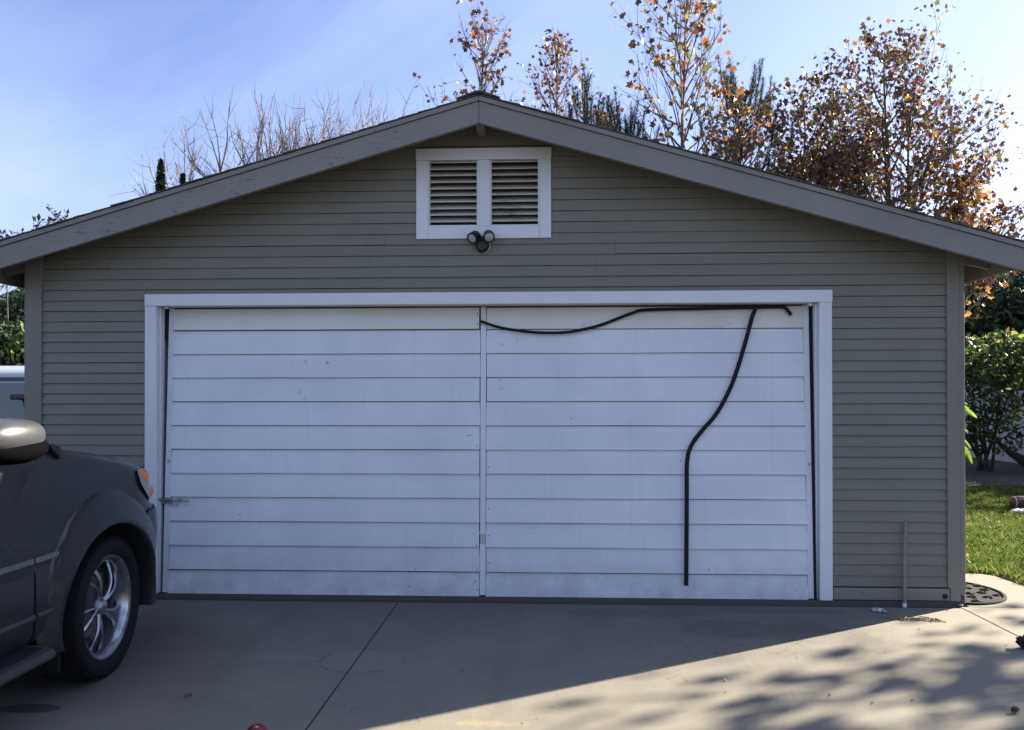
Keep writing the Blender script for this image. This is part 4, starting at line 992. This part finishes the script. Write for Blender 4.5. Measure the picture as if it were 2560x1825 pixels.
MB().tube([(pL.x+.05,2.40,pL.z-.03),(pL.x+.05,2.44,pL.z-.12),(pL.x+.03,2.49,pL.z-.2)],.014,8).build('mirror_arm', M_blk, VN, smooth=True)
for xx in (-5.0,-2.2):
    for yy in (2.50,4.12): MB().lathe([(0,.0),(0,.16),(.01,.2),(0,.31),(.09,.33),(.18,.31),(.18,.0)],(xx,yy,.33),1,28).build('wheel', M_tyre, VN, smooth=35)
shrub('leafy_bush', 'tall green bush behind the white vinyl fence', (-5.9,7.4,2.3), 1.8, 1.35, 22000, .10, GL, [.66,.24,.09,.01], 71, cat='bush')
rng = np.random.default_rng(5)
PT = thing('palm', 'palm fronds arching in the dark gap beside the left corner', 'palm', (-3.4,5.2,0))
MB().tube([(-3.4,5.2,0),(-3.42,5.2,1.9),(-3.4,5.2,3.0)],[.12,.10,.09],10).build('trunk', M_barkd, PT, smooth=True)
for i in range(13):
    a = i*2.4; el = rng.uniform(.35,1.1); pts = []; p = np.array((-3.4,5.2,3.0)); dr = np.array((math.cos(a)*math.cos(el),math.sin(a)*math.cos(el),math.sin(el)))
    for k in range(14): pts.append(p.copy()); p = p+dr*.13; dr[2] -= .085; dr /= np.linalg.norm(dr)
    mb = MB().tube([tuple(q) for q in pts],[.012*(1-k/16) for k in range(14)],5)
    for k in range(2,14):
        q = pts[k]; dd = pts[k]-pts[k-1]; sd_ = np.cross(dd,(0,0,1)); sd_ /= np.linalg.norm(sd_)+1e-9
        for s in (-1,1):
            for h_ in (0,.5):
                e = q+dd*h_+sd_*s*.34*(1-abs(k-7)/10)+dd*1.6+np.array((0,0,-.10)); c = q+dd*h_
                mb.add([tuple(c-dd*.10),tuple(c+dd*.10),tuple(e)],[(0,1,2)])
    mb.build('frond', GL[1], PT, fixn=False)

# right side of the yard
BW = MB().box(13.8,13.98,-3,26,-.05,1.80).top('block_wall', M_stuc, (13.8,11,0), 'white stucco garden wall behind the shrubs at the right edge', 'wall')
ORG_bw = MB().box(13.77,14.01,-3,26,1.801,1.86).build('wall_cap', M_stuc, BW)
bed = MB().prism([(9.6,7.3),(13.7,6.2),(13.79,26),(6.5,26),(6.5,10.6)],2,-.03,.004).build('mulch_bed', M_soil); setp(bed, kind='structure')
shrub('laurel_shrub', 'glossy laurel shrub in front of white wall by the right corner board', (9.9,10.0,1.65), 1.2, 1.05, 3800, .115, GL, [.26,.40,.27,.07], 81, group='shrubs in the right bed')
shrub('laurel_shrub', 'bushy dark laurel shrub at the right picture edge', (11.9,10.6,1.95), 1.55, 1.25, 5600, .12, GL, [.38,.42,.18,.02], 82, group='shrubs in the right bed')
shrub('laurel_shrub', 'yellow green tipped shrub rising over the darker laurels', (10.6,12.0,2.5), 1.0, .8, 4000, .12, GL, [.12,.34,.46,.08], 83, group='shrubs in the right bed')
sycamore('small_sycamore', 'young tree with yellow leaves under the right eave', (11.3,14.2,0), 4.6, 2.6, 1.9, 84, 26, 900, .15, LM+[GL[1]], [.25,.10,.32,.10,.05,.18], trunk_r=.07, asc=(.1,.7), shape=lambda u: .6+.4*(1-u), cluster=.2)
for i,(x,y,z,r,rz,lb) in enumerate([(15.8,17.5,3.0,3.0,2.6,'large dark evergreen beyond the wall at the right edge'),(18.2,15.2,3.1,2.6,2.6,'dark evergreen mass behind the shrubs under the right eave'),(13.0,21.5,2.8,2.6,2.2,'shaded evergreen deep in the gap beside the right corner'),(17.6,10.6,2.9,2.6,2.7,'evergreen outside the right edge shading the far lawn')]):
    shrub('evergreen_tree', lb, (x,y,z), r, rz, 9000 if i == 3 else 24000, .21, [M_need,GL[0],GL[1]], [.45,.45,.10], 90+i, group='evergreens beyond the wall', cat='tree', lump=12)
# leaning trunk
LT = thing('leaning_trunk', 'dark leaning trunk crossing the white wall at the right edge', 'trunk', (12.6,11.2,0))
a_ = at(2440,1055,11.6); b_ = at(2478,1090,11.4); c_ = at(2520,1128,11.2); e_ = at(2575,1162,11.0)
MB().tube([tuple(a_),tuple(b_),tuple(c_),tuple(e_),(e_.x+.5,10.9,0)],[.02,.03,.06,.13,.17],9).build('stem', M_barkd, LT, smooth=True)
# bright leaves by the corner
BR = thing('lime_sprig', 'backlit lime green leaves peeking past the right corner board', 'plant', (6.25,3.2,0))
MB().tube([(6.40,3.2,0),(6.36,3.2,.8),(6.41,3.2,1.55)],[.012,.009,.004],6).build('stem', M_bark, BR)
def bigleaf(px, py, tx, ty, wd):
    a = at(px,py,3.2); b = at(tx,ty,3.12); v = (b-a); s = Vector((v.z,0,-v.x)).normalized()*wd; nrm = Vector((0,-1,0))*.012
    pts = []; 
    for t, w in ((0,.05),(.2,.7),(.45,1),(.7,.75),(.88,.35),(1,0)): pts.append((a+v*t+s*w+nrm*t, a+v*t-s*w+nrm*t, a+v*t-nrm))
    mb = MB(); V = [tuple(p) for q in pts for p in q]; F = []
    for i in range(len(pts)-1): k = i*3; F += [(k,k+2,k+5,k+3),(k+2,k+1,k+4,k+5)]
    mb.add(V,F).build('leaf', M_lime, BR, fixn=False)
for q in ((2408,1020,2442,1045,.030),(2404,1010,2426,1030,.02),(2406,1070,2420,1082,.022),(2404,1092,2428,1122,.014),(2408,1110,2430,1160,.030),(2404,1105,2414,1140,.02),(2406,1003,2419,1012,.012)): bigleaf(*q)
# grass : blades in the visible part of the lawn
rng = np.random.default_rng(9)
def blades(n, x0,x1,y0,y1, hmin, hmax, poly=None):
    P = np.stack([rng.uniform(x0,x1,n), rng.uniform(y0,y1,n), np.full(n,-.014)],1)
    if poly is not None: P = P[poly(P)]
    n = len(P); a = rng.uniform(0,6.28,n); h = rng.uniform(hmin,hmax,n); w = rng.uniform(.0025,.0055,n)
    ln = rng.normal(size=(n,2))*.5*h[:,None]
    s = np.stack([np.cos(a)*w,np.sin(a)*w,np.zeros(n)],1)
    mid = P+np.stack([ln[:,0]*.35,ln[:,1]*.35,h*.6],1); tip = P+np.stack([ln[:,0],ln[:,1],h],1)
    return np.stack([P-s,P+s,mid+s*.8,tip,mid-s*.8],1).reshape(-1,3)
onlawn = lambda P: ~((P[:,0]<6.71-.10*np.clip(P[:,1]-.97,0,1)*0)&(P[:,1]<1.085)) & (P[:,1]>.215)
V = np.concatenate([blades(52000,6.0,8.8,.2,3.6,.025,.075,onlawn), blades(42000,6.3,11.0,3.6,7.6,.03,.08), blades(9000,8.8,13.5,.3,7,.03,.07), blades(6000,6.3,11,7.6,10,.02,.05)])
n = len(V)//5; go = link('grass', fastmesh('grass', V, 5, M_grass, rng.choice(3,n,p=[.46,.24,.30])))
setp(go, 'short green lawn grass growing beside the concrete path', 'grass', kind='stuff')
nl = 700; P = np.stack([rng.uniform(6.6,12.5,nl),rng.uniform(.9,9,nl),rng.uniform(.01,.05,nl)],1)
V,k = leafcloud(rng,P,.06,'quad',np.array([0,0,1.2])); o = link('fallen_leaves', fastmesh('fallen leaves',V,k,[LM[0],LM[2]],rng.integers(0,2,nl))); setp(o,'fallen autumn leaves scattered over the lawn and mulch','leaves',kind='stuff')

# trees outside the frame to the right whose shade falls on the drive and lawn
sycamore('shade_tree', 'broad leafy tree right of the drive casting dappled shade', (14.3,1.3,0), 6.2, 2.0, 2.9, 101, 50, 15500, .17, LM+[GL[0]], [.2,.2,.15,.2,.05,.2], trunk_r=.15, asc=(.2,.9), shape=lambda u: .75*(1-u)**.3+.25, cluster=.34, clump=1.3)

# ------------------------------------------------------------------ small things
M_mat = mat('weathered black rubber', (.022,.022,.026), .9, spec=.15)
mc = (5.98,.43)
DM = thing('doormat', 'round black scrollwork rubber mat half hidden behind the garage corner', 'doormat', (mc[0],mc[1],0))
MB().lathe([(.0005,.0),(.0005,.40),(.010,.40),(.016,.393),(.016,.378),(.007,.372),(.007,.0)],(mc[0],mc[1],0),2,56).build('mat_disc', M_mat, DM, smooth=30)
rng = np.random.default_rng(77)
for i in range(30):
    a = i*2.399; r = .36*math.sqrt((i+.5)/30); c0 = (mc[0]+r*math.cos(a), mc[1]+r*math.sin(a)); sgn = 1 if i%2 else -1
    pts = [(c0[0]+(.008+.034*t)*math.cos(a+sgn*t*7), c0[1]+(.008+.034*t)*math.sin(a+sgn*t*7), .011) for t in [k/14 for k in range(15)]]
    MB().tube(pts, .0055, 6).build('scroll', M_mat, DM, smooth=True)
FB = thing('football', 'brown football lying on the lawn at the right edge', 'football', (9.30,5.05,.0))
M_ball = mat('brown pebbled leather', (.14,.045,.03), .5); bump(M_ball, noi(M_ball, pos(M_ball), 300, 2), .4, .001)
def fbp(u, w):
    a = u*2*math.pi; b = (w-.5)*math.pi*.999; r = .085*math.cos(b)**.85
    return (9.30+.142*math.sin(b), 5.05+r*math.cos(a), .088+r*math.sin(a))
MB().grid(fbp, 26, 18, 0, True).build('ball_body', M_ball, FB, smooth=True)
M_lace = mat('white lace', (.7,.7,.68), .6)
for xx in (-.085,.085):
    rr = .085*math.cos(math.asin(xx/.142))**.85+.0015
    MB().tube([(9.30+xx,5.05+rr*math.cos(t),.088+rr*math.sin(t)) for t in [2*math.pi*k/24 for k in range(25)]],.006,5).build('stripe', M_lace, FB, smooth=True)
MB().tube([(9.25,4.98,.135),(9.30,4.975,.137),(9.35,4.98,.135)],.004,5).build('lace', M_lace, FB)
def crumple(name, label, cat, c, s, mt, seed, rot=0., n=3):
    rng = np.random.default_rng(seed)
    bm = bmesh.new(); bmesh.ops.create_icosphere(bm, subdivisions=n, radius=1)
    for v in bm.verts:
        q = noise.noise(v.co*2.3+Vector((seed,0,0)))*.55+noise.noise(v.co*6+Vector((0,seed,0)))*.25
        v.co *= 1+q; v.co = Vector((v.co.x*s[0], v.co.y*s[1], v.co.z*s[2]))
    me = bpy.data.meshes.new(name); bm.to_mesh(me); bm.free(); me.materials.append(mt)
    zmin = min(v.co.z for v in me.vertices)
    o = link(name, me, None, (c[0],c[1],c[2]-zmin)); o.rotation_euler = (0,0,rot); return setp(o, label, cat)
crumple('plastic_bag', 'crumpled white plastic bag on the grass beside the football', 'plastic bag', (8.98,4.50,-.01), (.115,.07,.038), mat('white film',(.72,.70,.62),.4), 3)
q = gnd(2202,1530); crumple('foil_wrapper', 'crumpled silvery wrapper on shaded concrete near the standpipe', 'wrapper', (q.x-.02,q.y,0), (.045,.022,.014), mat('foil',(.55,.57,.58),.3,.7), 5, -.5)
q = gnd(2562,1622); crumple('black_lump', 'black rubbery lump on the joint at the right edge', 'rubber lump', (q.x+.02,q.y,0), (.055,.05,.035), M_mat, 8, .3)
q = gnd(2538,1782); crumple('bark_chunk', 'dark bark chunk on the concrete near the bottom right', 'bark', (q.x,q.y,0), (.020,.012,.012), M_barkd, 9, .4)
q = gnd(2398,1516); crumple('white_pebble', 'white mortar crumb at the foot of the garage corner', 'mortar', (q.x+.012,q.y,0), (.016,.012,.009), mat('mortar grey',(.34,.33,.30),.9), 12)
# dry twigs
q = gnd(2300,1553); TW = thing('twig_pile', 'flat heap of dry tan twigs on the sunlit concrete', 'twigs', (q.x,q.y,0))
M_straw = mat('dry straw', (.24,.18,.10), .9); rng = np.random.default_rng(15)
for i in range(26):
    x = q.x+rng.uniform(-.19,.17); y = q.y+.02-(x-q.x)*.12+rng.normal()*.012; a = rng.normal()*.5-.15; l = rng.uniform(.04,.12); z = .004+rng.random()*.012
    MB().tube([(x-math.cos(a)*l/2,y-math.sin(a)*l/2,z),(x,y+rng.normal()*.006,z+.004),(x+math.cos(a)*l/2,y+math.sin(a)*l/2,.003)],[.0022,.003,.0015],5).build('twig', M_straw, TW)
# small leaf litter and pebbles on the concrete
n = 120; P = np.stack([rng.uniform(2.2,7.2,n), rng.uniform(-2.4,.8,n), np.full(n,.004)],1)
P = P[~((P[:,1]>-.05)&(P[:,0]<5.95))]
V,k = leafcloud(rng,P,.018,'quad',np.array([0,0,3.]),1.,.5); V[:,2] = np.clip(V[:,2],.0015,None)
o = link('leaf_litter', fastmesh('leaf litter',V,k,[LM[0],M_barkd,M_straw],rng.integers(0,3,len(P)))); setp(o,'tiny dry leaf scraps scattered over the driveway','litter',kind='stuff')
# white paint flecks, raised chips
# red ball
q = gnd(642,1836,.045); RB = thing('red_ball', 'dark red ball with small white patch, cut by the bottom edge', 'ball', (q.x,q.y,0))
M_red = mat('dark red rubber', (.17,.010,.018), .35)
MB().sphere((q.x,q.y,.045),.045,.045,.045,32,20).build('ball_body', M_red, RB, smooth=True)
dv = (Vector(CAM)-Vector((q.x,q.y,.045))).normalized(); tp = (dv*.40+Vector((0,0,1))*.62).normalized()
s1 = tp.cross(Vector((0,1,0))).normalized(); s2 = s1.cross(tp)
mb = MB(); v = []
for j in range(4):
    for i in range(6):
        p = tp+s1*((i/5-.5)*.26)+s2*((j/3-.5)*.16); p = p.normalized()*.0457; v.append((q.x+p.x,q.y+p.y,.045+p.z))
mb.add(v,[(j*6+i,j*6+i+1,(j+1)*6+i+1,(j+1)*6+i) for j in range(3) for i in range(5)]); mb.build('white_patch', mat('print white',(.5,.48,.46),.5), RB, smooth=True)
